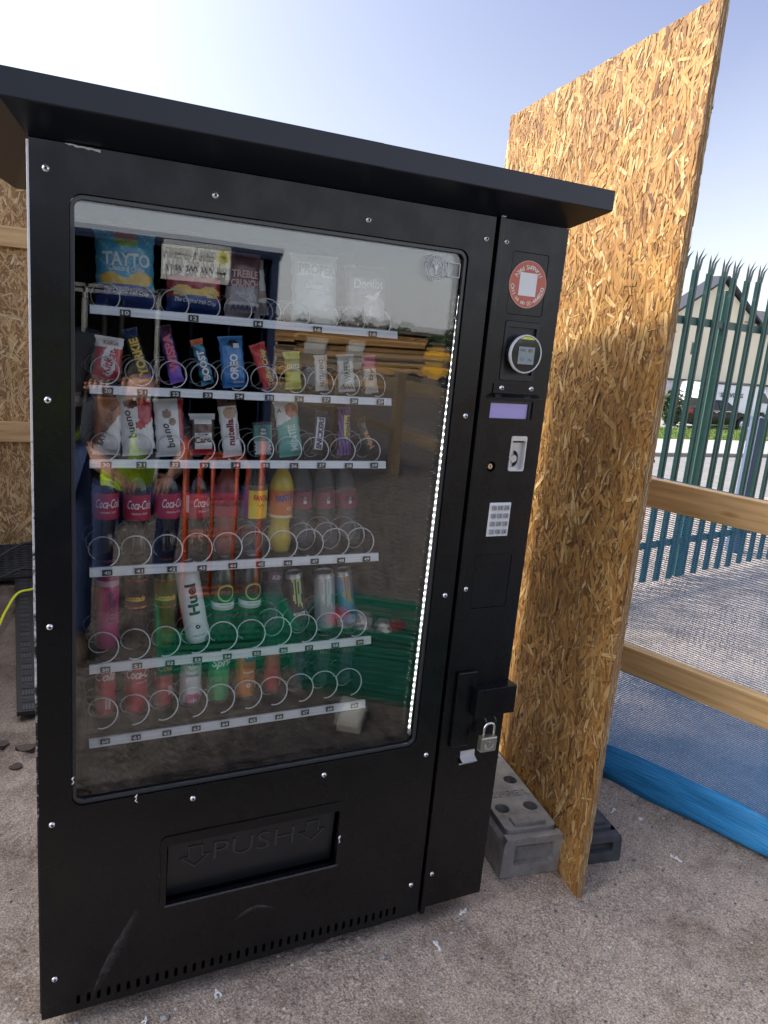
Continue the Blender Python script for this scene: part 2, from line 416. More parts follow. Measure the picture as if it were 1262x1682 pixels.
for x, y, r, lb in [(.826,-.064,.011,'angular grey pebble in front of the machine under its vents'),(.262,-.045,.012,'larger grey pebble near the machine lower left corner'),(.80,-.03,.007,'small pebble beside the machine bottom edge'),(1.953,-.173,.009,'flat pale pebble on the ground right of the board'),(1.98,-.21,.006,'smaller flat pebble just beside the pale one right of the board'),(1.707,-.471,.009,'long pale pebble at the lower right of the photo'),(.91,-.03,.008,'pebble close to the door bottom right corner'),(-.03,1.16,.026,'lump of broken tarmac left of the machine, nearest'),(.010,1.25,.034,'darker lump of broken tarmac behind the nearest one'),(-.07,1.30,.028,'tarmac lump at the left edge of the photo')]:
    vs, fs = rock(r, 8); mb = MB(); mb.add(vs, fs); o = mb.build('pebble' if r < .02 else 'tarmac_lump', PEB if r < .02 else TARM, loc=(x, y, float(gh(x, y))+r*(.3 if r < .02 else .05)), smooth=30); tag(o, lb, 'stone', 'loose stones on the ground')
# scraps of white plastic litter
SCRAP = mat('white_plastic_scrap', (.75, .75, .74), .5)
for k, (x, y, s, lb) in enumerate([(.392,-.017,.020,'curled white plastic scrap lying under the machine vents'),(.222,-.04,.016,'ragged white scrap nearest the machine left corner'),(.981,-.08,.022,'crumpled white scrap on the ground before the control column'),(1.12,.0,.024,'small loop of white plastic hanging below the control column'),(1.917,-.029,.03,'torn white scrap with two arms right of the wood board'),(1.962,.186,.02,'thin white scrap close to the blue netting'),(1.90,.25,.028,'stringy white scrap behind the rubber block'),(1.44,-.25,.008,'tiny white fleck on bare ground in front of the board'),(1.25,-.34,.007,'tiny white fleck at the bottom centre of the photo'),(2.1,-.25,.014,'white fleck at the right edge of the photo')]):
    mb = MB(); rs = np.random.default_rng(k+5)
    for j in range(3):
        a = rs.uniform(0, 6.28); pts = []; px = py = 0.; hz = .004
        for q in range(5): pts.append((px, py, hz+.006*math.sin(q*1.3+j)*s/.02)); a += rs.uniform(-1, 1); px += math.cos(a)*s*.33; py += math.sin(a)*s*.33
        mb.tube([tuple(c*.62 for c in q_) for q_ in pts], [s*.08, s*.16, s*.10, s*.2, s*.05], 4)
    o = mb.build('plastic_scrap', SCRAP, loc=(x, y, float(gh(x, y))+.001)); tag(o, lb, 'litter', 'white litter scraps on the ground')

# ------------------------------------------------------------ oriented strand board
def osb_mats():
    m = mat('wood_strand', (.5, .3, .1), .48, spec=.35); n = N(m); g = n.n('NewGeometry'); uv = n.n('UVMap').outputs[0]
    rnd = g.outputs['Random Per Island']
    c = n.ramp(rnd, [(0, (.14, .060, .015)), (.08, (.27, .125, .034)), (.22, (.40, .205, .055)), (.42, (.52, .290, .083)), (.62, (.62, .370, .118)), (.80, (.46, .215, .052)), (.90, (.70, .46, .18)), (1, (.80, .60, .30))])
    off = n.n('CombineXYZ'); n.l(n.math('MULTIPLY', rnd, 37.), off.inputs[2])
    mp = n.n('Mapping'); mp.inputs['Scale'].default_value = (14, 700, 1); n.l(uv, mp.inputs[0])
    ad = n.n('VectorMath', operation='ADD'); n.l(mp.outputs[0], ad.inputs[0]); n.l(off.outputs[0], ad.inputs[1])
    gr = n.noise(ad.outputs[0], 1.0, 4, .65); blot = n.noise(n.pos(), 3.1, 4)
    c = n.mix(.75, c, n.ramp(gr, [(.3, gv(.52)), (.55, gv(1.0)), (.75, gv(1.12))]), 'MULTIPLY')
    c = n.mix(.8, c, n.ramp(blot, [(.36, (.66, .60, .56)), (.6, (1., 1., 1.))]), 'MULTIPLY')
    c = n.mix(1., c, (.93, .90, .90), 'MULTIPLY')
    n.l(c, n.b.inputs['Base Color']); n.l(n.bump(gr, .35, .0008), n.b.inputs['Normal'])
    b = mat('strand_board_core', (.30, .165, .06), .75, spec=.2); n = N(b); mp = n.n('Mapping'); mp.inputs['Scale'].default_value = (60, 60, 12); n.l(n.obj(), mp.inputs[0])
    f = n.noise(mp.outputs[0], 9, 6, .75); n.l(n.ramp(f, [(.3, (.10, .055, .025)), (.5, (.34, .2, .09)), (.7, (.52, .36, .2))]), n.b.inputs['Base Color']); n.l(n.bump(f, .9, .004), n.b.inputs['Normal'])
    return m, b
STRAND, CORE = osb_mats()
STRAND2 = STRAND.copy(); STRAND2.name = 'lightened_wood_strand'  # strand wood made paler in colour to offset the dim light on the hoarding
for e_, c_ in zip([q for q in STRAND2.node_tree.nodes if q.type == 'VALTORGB'][0].color_ramp.elements, ((.34, .19, .07), (.50, .31, .13), (.68, .46, .20), (.80, .57, .27), (.88, .68, .36), (.66, .40, .16), (.92, .74, .44), (.95, .82, .52))): e_.color = (*c_, 1)
def strands(name, parent, w, h, n, face_y, seed, sgn=-1):
    # flakes pressed into the face: each a little jagged sliver with its own height and tilt
    g = np.random.default_rng(seed); vs = []; fs = []; uvs = []
    for i in range(n):
        big = g.random()
        xl = i > n*.55 and g.random() < .10; L = .020+.062*big**1.3+(.05 if xl else 0); wd = (.002+.0068*g.random()**1.6)*(1+.9*big)+(.009 if xl else 0)
        a = g.normal(0, .55) if g.random() < .75 else g.uniform(-1.5, 1.5)
        cx = g.uniform(0, w); cz = g.uniform(0, h); lay = (i/n)*.0018; o = len(vs)
        ca, sa = math.cos(a), math.sin(a); tx, tz = g.normal(0, .0008, 2)
        j = g.uniform(-.35, .35, 8)
        pr = [(-.5+.16*j[0], -.32), (-.5+.2*j[1]-.03, .1), (-.42+.2*j[2], .5), (0+.1*j[3], .5+.12*j[6]), (.44+.16*j[3], .42), (.5+.18*j[4], 0.), (.44+.2*j[5], -.5), (0, -.5+.12*j[7])]
        bow = g.uniform(0, .0005)
        for p, q in pr:
            l, b = p*L, q*wd; x = cx+b*ca-l*sa; z = cz+l*ca+b*sa; x = min(max(x, 0), w); z = min(max(z, 0), h)
            y = face_y+sgn*(lay+.0004+tx*p*2+tz*q*.7+bow*(1-4*p*p)); vs.append((x, y, z)); uvs.append((l, b))
        fs.append(tuple(range(o, o+8)) if sgn < 0 else tuple(range(o+7, o-1, -1)))
    me = bpy.data.meshes.new(name); me.from_pydata(vs, [], fs); me.materials.append(STRAND)
    ul = me.uv_layers.new(name='UVMap'); ul.data.foreach_set('uv', [c for f in fs for k in f for c in uvs[k]])
    o = bpy.data.objects.new(name, me); C.objects.link(o); o.parent = parent; o['kind'] = 'stuff'; return o
def board(w, h, t, nf, seed, edge=True):
    mb = MB(); mb.box(0, w, 0, t, 0, h); return mb
OSB = thing('strand_board', 'tall oriented strand board standing on edge to the right of the black machine', 'wood board', (1.478, -.062, ZG), (R(0), R(.45), math.atan2(1.17, .2295)))
# local: x runs away from the camera along the board, -y is the face towards +x world; the visible face is +y local
mb = MB(); mb.box(0, 1.22, -.018, 0, 0, 2.44); mb.build('core', CORE, OSB, bevel=.0015)
strands('strand', OSB, 1.22, 2.44, 18000, 0., 11, sgn=1)
strands('strand', OSB, 1.22, 2.44, 2500, -.018, 12, sgn=-1)
# frayed slivers along the visible edge
mb = MB()
for i in range(420):
    z = rng.uniform(.0, 2.44); L = rng.uniform(.008, .05); y = rng.uniform(-.0185, .0005); wv = rng.uniform(.0008, .002); a = rng.normal(0, .25)
    mb.add([(-.0005-rng.uniform(0, .002), y, z), (-.0005-rng.uniform(0, .002), y+wv, z), (-.001, y+wv*.6+a*L*.1, z+L), (-.001, y+a*L*.1, z+L*.97)], [(0, 1, 2, 3)])
fr = mb.build('edge_sliver', mat('pale_sliver', (.5, .36, .2), .7), OSB); fr['kind'] = 'stuff'

# ------------------------------------------------------------ wood
def timber(name, a, b, knots=True, scale=1.):
    m = mat(name, a, .62, spec=.3); n = N(m); o = n.obj(); mp = n.n('Mapping'); mp.inputs['Scale'].default_value = (1.2*scale, 14*scale, 22*scale); n.l(o, mp.inputs[0])
    f = n.noise(mp.outputs[0], 2.2, 5, .6); 
    c = n.ramp(f, [(.3, b), (.5, a), (.75, tuple(min(1, x*1.25) for x in lin(a)))])
    if knots:
        vo = n.n('TexVoronoi', feature='F1'); vo.inputs['Scale'].default_value = 1.0; mp2 = n.n('Mapping'); mp2.inputs['Scale'].default_value = (3.6, 11., 13); n.l(o, mp2.inputs[0]); n.l(mp2.outputs[0], vo.inputs['Vector'])
        k = n.ramp(vo.outputs['Distance'], [(.0, (.13, .07, .03)), (.05, (.25, .13, .055)), (.10, (.75, .62, .5)), (.17, (1, 1, 1))])
        c = n.mix(1., c, k, 'MULTIPLY')
    n.l(c, n.b.inputs['Base Color']); n.l(n.bump(f, .3, .002), n.b.inputs['Normal']); return m
PINE = timber('pine_rail', (.70, .46, .21), (.50, .29, .11)); PINE2 = timber('pine_batten', (.62, .42, .2), (.46, .28, .12))
# timber rail fence that carries the netting: line from far (hidden by the board) to near right
F0 = Vector((2.047, .44)); FD = Vector((.187, -.574)).normalized(); fa = math.atan2(FD.y, FD.x)
FN = Vector((-FD.y, FD.x))
rf = thing('rail_fence', 'timber rail fence of two rough pine rails at the right edge', 'fence', (F0.x, F0.y, ZG), (0, 0, fa))
for z0, z1, nm in ((1.083, 1.184, 'rail'), (.457, .556, 'rail')):
    mb = MB(); mb.box(-1.4, 3.0, -.045, .0, z0, z1); mb.build(nm, PINE, rf, bevel=.003)
for x in (-1.3, 1.9):
    mb = MB(); mb.box(x-.04, x+.04, .001, .075, -.3, 1.2); mb.build('post', PINE2, rf, bevel=.003)
# debris netting behind the rails (local frame of the fence)
def netting():
    t = thing('debris_netting', 'blue woven debris netting hung on the timber rails, bunched along the ground', 'netting', (F0.x, F0.y, ZG), (0, 0, fa))
    m = bpy.data.materials.new('blue_net_yarn'); m.use_nodes = True; b = m.node_tree.nodes['Principled BSDF']; b.inputs['Base Color'].default_value = (.06, .2, .40, 1); b.inputs['Roughness'].default_value = .45
    b.inputs['Transmission Weight'].default_value = 0.; tl = m.node_tree.nodes.new('ShaderNodeBsdfTranslucent'); tl.inputs[0].default_value = (.05, .3, .6, 1)
    mx = m.node_tree.nodes.new('ShaderNodeMixShader'); mx.inputs[0].default_value = .35; m.node_tree.links.new(b.outputs[0], mx.inputs[1]); m.node_tree.links.new(tl.outputs[0], mx.inputs[2]); m.node_tree.links.new(mx.outputs[0], m.node_tree.nodes['Material Output'].inputs[0])
    def yy(x, z): return .006+.010*np.sin(x*3.1+z*1.7)+.004*np.sin(x*9+z*5)+.03*(1-sst(np.array(z), .1, .55))*np.sin(x*2.3+.5)
    xs = np.linspace(-1.1, 2.9, 60); vs = []; fs = []
    z = .10
    while z < 1.19:
        hw = .0016 if z > .45 else .0026
        for i, x in enumerate(xs):
            dz = .004*math.sin(x*5+z*3); q = float(yy(x, z))
            vs += [(x, q, z-hw+dz), (x, q, z+hw+dz)]
            if i: o = len(vs); fs.append((o-4, o-2, o-1, o-3))
        z += .0078 if z > .45 else .0072
    for x in np.arange(-1.1, 2.9, .045):
        zs = np.linspace(.10, 1.19, 10); 
        for i, z in enumerate(zs):
            q = float(yy(x, z))-.0006; vs += [(x-.0004, q, z), (x+.0004, q, z)]
            if i: o = len(vs); fs.append((o-4, o-3, o-1, o-2))
    mb = MB(); mb.add(vs, fs); o = mb.build('net_weave', m, t); o['kind'] = 'stuff'
    # bunched hem on the ground: folded layers
    fm = mat('blue_net_folds', (.012, .18, .46), .38, coat=.1); n = N(fm); mp = n.n('Mapping'); mp.inputs['Scale'].default_value = (1.2, 30, 130); n.l(n.obj(), mp.inputs[0])
    f = n.noise(mp.outputs[0], 3, 4, .7); n.l(n.ramp(f, [(.3, (.005, .13, .36)), (.5, (.012, .27, .62)), (.7, (.06, .45, .85))]), n.b.inputs['Base Color']); n.l(n.bump(f, .8, .006), n.b.inputs['Normal'])
    mb = MB(); xs = np.linspace(-1.1, 2.9, 110); prof = [(.0, .125), (-.012, .105), (-.018, .08), (-.03, .055), (-.032, .03), (-.03, .006), (.0, .0)]; vs = []; fs = []
    for i, x in enumerate(xs):
        for k, (a, b) in enumerate(prof):
            w = .007*math.sin(x*6+k*1.9)+.004*math.sin(x*17+k*4.1); vs.append((x, a-.012+w+.03*math.sin(x*2.3+.5), max(0, b+.006*math.sin(x*4+k*2.2))+.001))
        if i:
            o = (i-1)*7
            for k in range(6): fs.append((o+k, o+k+7, o+k+8, o+k+1))
    mb.add(vs, fs); mb.build('bunched_hem', fm, t, smooth='all')
netting()
# ------------------------------------------------------------ palisade fence
GRN = mat('green_painted_steel', (.018, .075, .062), .4); n = N(GRN); f = n.noise(n.obj(), 9, 5, .7)
n.l(n.ramp(f, [(.3, (.013, .058, .048)), (.62, (.022, .085, .068)), (.78, (.07, .15, .125))]), n.b.inputs['Base Color'])
def palisade():
    d = Vector((1.235, .224)).normalized(); an = math.atan2(d.y, d.x); base = Vector((3.98, 2.294))-d*1.24
    t = thing('palisade_fence', 'tall dark green steel palisade fence with three pointed pales', 'fence', (base.x, base.y, ZG), (0, 0, an))
    mb = MB(); zt = 2.14; prof = [(-.034, .0), (-.026, -.012), (-.010, -.012), (0, .002), (.010, -.012), (.026, -.012), (.034, 0)]
    rows = [(.03, 1., 0), (zt, 1., 0)]
    vs = []; fs = []
    for z, k, o in rows: vs += [(a*k, b, z) for a, b in prof]
    for i in range(6): fs.append((i, i+1, 7+i+1, 7+i)); fs.append((7+i, 7+i+1, i+1, i))
    for i in range(6): pass
    mb.add(vs, fs[::2])
    mb.add([(a, b+.0025, z) for a, b, z in vs], fs[1::2])
    # three splayed points
    for s, (a, c) in ((-1, (-.034, -.012)), (0, (-.012, .012)), (1, (.012, .034))):
        tip = ((a+c)/2+s*.034, -.020+(-.02 if s == 0 else -.006), zt+.115+(.025 if s == 0 else 0)); mid = ((a+c)/2+s*.008, -.012, zt+.07)
        mb.add([(a, -.010, zt), (c, -.010, zt), (mid[0]+.012, mid[1], mid[2]), (mid[0]-.012, mid[1], mid[2]), tip, (a, -.0075, zt), (c, -.0075, zt), (mid[0], mid[1]+.003, mid[2])], [(0, 1, 2, 3), (3, 2, 4), (6, 5, 3, 7), (1, 6, 7, 2), (7, 3, 4), (2, 7, 4)])
    p0 = mb.build('pale', GRN, t, loc=(0, 0, 0))
    for i in range(1, 44): inst(p0, t, (i*.1568, 0, rng.uniform(-.008, .008)), (rng.normal(0, .002), rng.normal(0, .002), 0))
    for z in (1.83, .30):
        mb = MB(); mb.box(-.3, 7.2, .004, .009, z-.025, z+.025); mb.box(-.3, 7.2, .009, .05, z-.025, z-.020); mb.build('rail', GRN, t)
    G2 = mat('galvanised_green_post', (.03, .11, .085), .5)
    for x in (1.24+.155*3.35, 1.24+.155*3.35+2.75, 1.24+.155*3.35-2.75):
        mb = MB(); 
        mb.box(x-.032, x+.032, .052, .058, -.1, 2.06); mb.box(x-.032, x+.032, .104, .11, -.1, 2.06); mb.box(x-.003, x+.003, .058, .104, -.1, 2.06); mb.build('post', G2, t)
    bp = thing('steel_post', 'pale blue grey square post just behind the palisade fence at the right edge', 'post', (5.62, 2.9, ZG))
    mb = MB(); mb.box(-.045, .045, -.045, .045, -.1, 1.15); mb.box(-.05, .05, -.05, .05, 1.15, 1.16); mb.build('shaft', mat('blue_grey_paint', (.09, .12, .20), .5), bp)
palisade()

# ------------------------------------------------------------ far side: road, pavement, house, car, van
ZR = -1.95
def sheet(name, x0, x1, y0, y1, z, m, t=.004):
    mb = MB(); mb.box(x0, x1, y0, y1, z-t, z); o = mb.build(name, m); return tag(o, kind='structure')
def noisy(name, a, b, sc, rough=.85, bs=.4, bd=.01):
    m = mat(name, a, rough, spec=.3); n = N(m); p = n.pos(); f = n.noise(p, sc, 6, .65); n.l(n.ramp(f, [(.3, a), (.7, b)]), n.b.inputs['Base Color']); n.l(n.bump(f, bs, bd), n.b.inputs['Normal']); return m
sheet('road', 2, 90, 12.2, 18.1, ZR+.006, noisy('worn_asphalt', (.20, .19, .18), (.28, .27, .26), 3))
sheet('pavement', 2, 90, 18.24, 21.4, ZR+.13, noisy('concrete_paving', (.40, .37, .33), (.50, .47, .43), 2), .14)
mb = MB(); mb.box(2, 90, 18.1, 18.238, ZR-.05, ZR+.128); tag(mb.build('kerb', noisy('kerb_concrete', (.2, .19, .17), (.3, .28, .26), 6)), kind='structure')
sheet('grass_verge', 2, 90, 21.4, 24.75, ZR+.14, noisy('lawn_soil', (.05, .09, .015), (.08, .13, .02), 5), .14)
sheet('driveway', 2, 90, 24.75, 40, ZR+.02, noisy('drive_concrete', (.3, .29, .27), (.36, .35, .33), 2))
GRASS = mat('grass_blade', (.12, .2, .03), .6); n = N(GRASS); g = n.n('NewGeometry'); n.l(n.ramp(g.outputs['Random Per Island'], [(0, (.08, .15, .02)), (1, (.20, .27, .05))]), n.b.inputs['Base Color'])
mb = MB()
for i in range(9000):
    x = rng.uniform(21, 38); y = rng.uniform(21.5, 24.7); a = rng.uniform(0, 3.14); w = .02; h = rng.uniform(.06, .13)
    mb.add([(x-w*math.cos(a), y-w*math.sin(a), ZR+.14), (x+w*math.cos(a), y+w*math.sin(a), ZR+.14), (x+rng.normal(0, .03), y, ZR+.14+h)], [(0, 1, 2)])
tag(mb.build('grass', GRASS), 'short green grass on the verge in front of the parked black car', 'grass', kind='stuff')

def house():
    t = thing('house', 'cream rendered house with dark gabled roof beyond the road', 'house', (36, 31, ZR))
    cream = noisy('cream_render', (.84, .76, .56), (.88, .80, .62), 1.2, .9, .15); white = noisy('white_render', (.66, .66, .68), (.74, .74, .75), 1.4, .9, .15)
    dark = mat('dark_roof_trim', (.03, .035, .045), .6); tile = noisy('slate_roof', (.06, .06, .065), (.1, .1, .105), 7)
    o = (36, 31, ZR)
    def ZZ(z): return z-ZR
    mb = MB(); mb.plate([(-4, 2.05), (12, 2.05), (12, 5.6), (3.4, 5.6), (.35, 7.55), (-4, 4.83)], [[(-1.25, 3.45), (-.62, 3.45), (-.62, 4.15), (-1.25, 4.15)]], 0, .9); mb.build('wall', cream, t)
    mb = MB(); mb.plate([(-6, 0), (12, 0), (12, 2.04), (-6, 2.04)], [], .05, 8); mb.build('lower_wall', white, t)
    mb = MB(); mb.box(-6, 12, -.06, .05, 2.0, 2.1); mb.build('band_course', dark, t)
    w = MB(); w.plate([(-1.25, 3.45), (-.62, 3.45), (-.62, 4.15), (-1.25, 4.15)], [[(-1.2, 3.5), (-.96, 3.5), (-.96, 4.1), (-1.2, 4.1)], [(-.91, 3.5), (-.67, 3.5), (-.67, 4.1), (-.91, 4.1)]], .02, .1); wo_ = w.build('window', mat('window_frame_paint', (.35, .36, .38), .5), t)
    mb = MB(); mb.box(-1.22, -.65, .06, .08, 3.48, 4.12); mb.build('pane', mat('dark_window_pane', (.04, .05, .06), .08), wo_)
    # front gable roof and main roof
    mb = MB()
    for (x0, z0, x1, z1) in ((-4.3, 4.79, .35, 7.72), (.35, 7.72, 3.8, 5.35)):
        mb.add([(x0, -.35, z0), (x1, -.35, z1), (x1, .9, z1), (x0, .9, z0), (x0, -.35, z0+.14), (x1, -.35, z1+.14), (x1, .9, z1+.14), (x0, .9, z0+.14)], [(0, 1, 5, 4), (4, 5, 6, 7), (3, 2, 1, 0), (0, 4, 7, 3), (1, 2, 6, 5)])
    mb.build('gable_roof', dark, t)
    mb = MB(); mb.add([(2.6, -.3, 5.5), (12.5, -.3, 5.5), (12.5, 4, 6.6), (1.2, 4, 6.6), (2.6, 8.3, 5.5), (12.5, 8.3, 5.5)], [(0, 1, 2, 3), (3, 2, 5, 4)]); mb.build('roof', tile, t)
    mb = MB(); mb.tube([(3.4, -.38, 5.5), (12.4, -.38, 5.5)], .07, 6); mb.build('gutter', dark, t)
    # brick pier: courses of bricks
    pm = noisy('grey_mortar', (.3, .28, .26), (.36, .34, .32), 9)
    bp = thing('brick_pier', 'narrow pale brick pier left of the white van', 'pier', (34.4, 30.7, ZR+.02)); mb = MB(); mb.box(-.20, .20, -.20, .20, 0, 2.0); mb.build('mortar_core', pm, bp)
    bm = noisy('buff_brick', (.42, .33, .25), (.55, .46, .37), 11); q = MB(); q.box(-.1, .1, -.012, .1, 0, .065); first = None
    for k in range(26):
        for j in (-1, 1):
            if k % 2 and j > 0: continue
            x = (j*.105) if k % 2 == 0 else 0
            if first is None: first = q.build('brick', bm, bp, loc=(x, -.20, .01+k*.076))
            else: inst(first, bp, (x, -.20, .01+k*.076))
house()
def vehicle(name, label, cat, loc, prof, glassp, y0, y1, body, wheels, wr, lamp=None, tum=.13, gz=0):
    t = thing(name, label, cat, loc)
    def half(poly, ya, yb, inset):
        vs = []; k = len(poly); zs = [p[1] for p in poly]; zt = max(zs)
        for y, s in ((ya, 1), (yb, -1)):
            for x, z in poly: tt = max(0, (z-gz)/(zt-gz)) if gz else 0; vs.append((x, y+s*inset*tt, z))
        return vs, [tuple(range(k))]+[tuple(range(k, 2*k))[::-1]]+[((i+1)%k, i, k+i, k+(i+1)%k) for i in range(k)]
    mb = MB(); vs, fs = half(prof, y0, y1, tum*2); mb.add(vs, fs); b = mb.build('body', body, t, bevel=.03)
    gm = mat('tinted_car_glass', (.015, .016, .018), .1, coat=.0)
    for gp in glassp:
        mb = MB(); zt = max(p[1] for p in prof)
        vs = [(x, y0+tum*2*max(0, (z-gz)/(zt-gz))-.012, z) for x, z in gp]+[(x, y0+tum*2*max(0, (z-gz)/(zt-gz))+.01, z) for x, z in gp]; k = len(gp)
        mb.add(vs, [tuple(range(k))]+[((i+1)%k, i, k+i, k+(i+1)%k) for i in range(k)]); mb.build('side_window', gm, t)
    ty = mat('tyre_rubber', (.02, .02, .02), .8)
    for x in wheels:
        for yw, s in ((y0, 1), (y1, -1)):
            mb = MB(); mb.lathe([(wr*.6, -.02), (wr*.92, -.02), (wr, .03), (wr, .18), (wr*.92, .2), (wr*.6, .2)], (x, yw if s > 0 else yw-.2, wr), 20, axis='y'); w = mb.build('wheel', ty, t, smooth=True)
            mb = MB(); mb.lathe([(.001, .01), (wr*.2, -.005), (wr*.55, .02), (wr*.62, -.015)], (x, yw if s > 0 else yw-.2, wr), 10, axis='y'); mb.build('rim', ALU, w)
    return t
CARB = mat('black_car_paint', (.002, .002, .003), .15, spec=.25, coat=.15)
car = vehicle('parked_car', 'black saloon car parked behind the grass verge, tail to the left', 'car', (29.1, 25.2, ZR+.02),
  [(.05, .38), (.45, .24), (.5, .5), (.75, .68), (1.05, .68), (1.3, .5), (1.34, .2), (3.3, .2), (3.36, .5), (3.6, .68), (3.9, .68), (4.15, .5), (4.2, .24), (4.62, .28), (4.7, .55), (4.62, .74), (3.45, .93), (2.85, 1.36), (2.3, 1.45), (1.65, 1.42), (.85, 1.08), (.15, 1.04), (.03, .8)],
  [[(1.25, .98), (2.05, .97), (2.05, 1.36), (1.72, 1.35), (1.1, 1.06)], [(2.12, .97), (3.25, .95), (2.8, 1.29), (2.35, 1.37), (2.12, 1.37)]], 0, 1.78, CARB, (.9, 3.75), .33, gz=.9)
mb = MB(); mb.box(1.0, 3.35, -.012, .004, .93, .955); mb.box(1.3, 3.3, -.012, .002, .26, .29); mb.build('chrome_trim', CHROME, car)
mb = MB(); mb.box(.015, .28, -.006, .3, .80, 1.0); mb.build('tail_lamp', mat('red_lamp_lens', (.45, .01, .01), .2), car, bevel=.02)
mb = MB(); mb.box(2.09-.01, 2.09+.01, -.008, .01, .35, .96); mb.build('door_line', SEAM, car)
for x in (1.75, 2.9): mb = MB(); mb.box(x, x+.18, -.02, 0, .86, .885); mb.build('door_handle', CHROME, car)
VANW = mat('white_van_paint', (.72, .73, .75), .3, coat=.4)
van = vehicle('parked_van', 'white van with dark lettering parked behind the black car', 'van', (33.1, 27.9, ZR+.02),
  [(.05, .35), (.5, .3), (.55, .55), (.85, .72), (1.15, .72), (1.4, .5), (1.45, .3), (4.0, .3), (4.05, .5), (4.3, .72), (4.6, .72), (4.9, .5), (4.95, .3), (5.5, .35), (5.6, .9), (5.3, 1.2), (4.5, 1.95), (4.0, 2.08), (.4, 2.08), (.1, 1.98), (.02, 1.2)],
  [[(4.15, 1.25), (5.0, 1.2), (4.5, 1.75), (4.15, 1.8)]], 0, 1.95, VANW, (1.0, 4.45), .34, gz=1.1, tum=.06)
mb = MB(); put(mb, 'SERVICES', 1.9, 1.55, 1.7, .24, f=-.004, bold=.03); mb.build('lettering', mat('van_lettering', (.05, .05, .06), .5), van)
mb = MB(); mb.box(.4, 4.0, .10, 1.85, 2.11, 2.14); mb.build('roof_rack', mat('dark_rack', (.05, .05, .05), .5), van)
# shrub at the left end of the car
def leaves(cx, cy, cz, rx, ry, rz, n, s, seed=0):
    g = np.random.default_rng(seed); mb = MB()
    for i in range(n):
        d = g.normal(0, 1, 3); d /= np.linalg.norm(d); q = g.random()**.4*(.75+.35*math.sin(d[0]*4+seed)*math.cos(d[2]*5)); p = np.array([cx, cy, cz])+d*q*np.array([rx, ry, rz])
        u = g.normal(0, 1, 3); u /= np.linalg.norm(u); w = np.cross(u, g.normal(0, 1, 3)); w /= np.linalg.norm(w); k = s*g.uniform(.6, 1.3)
        mb.add([p-u*k, p+w*k*.45, p+u*k, p-w*k*.45], [(0, 1, 2, 3)])
    return mb
LEAF = mat('dark_leaf', (.03, .06, .015), .6); n = N(LEAF); g_ = n.n('NewGeometry'); n.l(n.ramp(g_.outputs['Random Per Island'], [(0, (.015, .03, .01)), (1, (.06, .1, .03))]), n.b.inputs['Base Color'])
sh = thing('shrub', 'dark leafy shrub at the left end of the black car', 'shrub', (28.3, 25.6, ZR))
mb = leaves(0, 0, 1.0, .75, .6, 1.15, 2600, .08, 3); o = mb.build('foliage', LEAF, sh); mb = MB(); mb.tube([(0, 0, 0), (.05, 0, .5), (-.1, 0, 1.3)], [.05, .04, .015], 6); mb.tube([(0, 0, .3), (.3, .1, 1.2)], [.03, .01], 5); mb.build('stem', mat('bark', (.08, .06, .04), .9), sh)

# ------------------------------------------------------------ left: hoarding, rubber mats, cables
hd = thing('hoarding', 'strand board hoarding with pine battens behind the machine on the left', 'hoarding', (-2.6, 3.62, ZG))
k = 0
for x0 in (0, 1.222, 2.444):
    mb = MB(); mb.box(x0, x0+1.22, 0, .018, 0, 2.66-.01*k); p = mb.build('board', CORE, hd); k += 1
    s = strands('strand', p, 1.22, 2.64, 11000 if x0 > 2 else 1800, 0., 20+k, -1); s.data.materials[0] = STRAND2; s.location = (x0, 0, 0)
for z0, z1 in ((.70, .82), (1.82, 1.93)):
    mb = MB(); mb.box(.0, 3.66, -.048, -.003, z0+ .05, z1+.05); mb.build('batten', PINE2, hd, bevel=.003)
# return of the hoarding towards the camera, unseen on the left, added to shade the ground beside the machine
for k2, y0 in enumerate((-3.3, -2.078, -.856)):
    mb = MB(); mb.box(1.08, 1.098, y0, y0+1.22, 0, 2.6); mb.build('board', CORE, hd)
for z0 in (.75, 1.87): mb = MB(); mb.box(1.10, 1.145, -3.3, .0-.05, z0, z0+.11); mb.build('batten', PINE2, hd, bevel=.003)
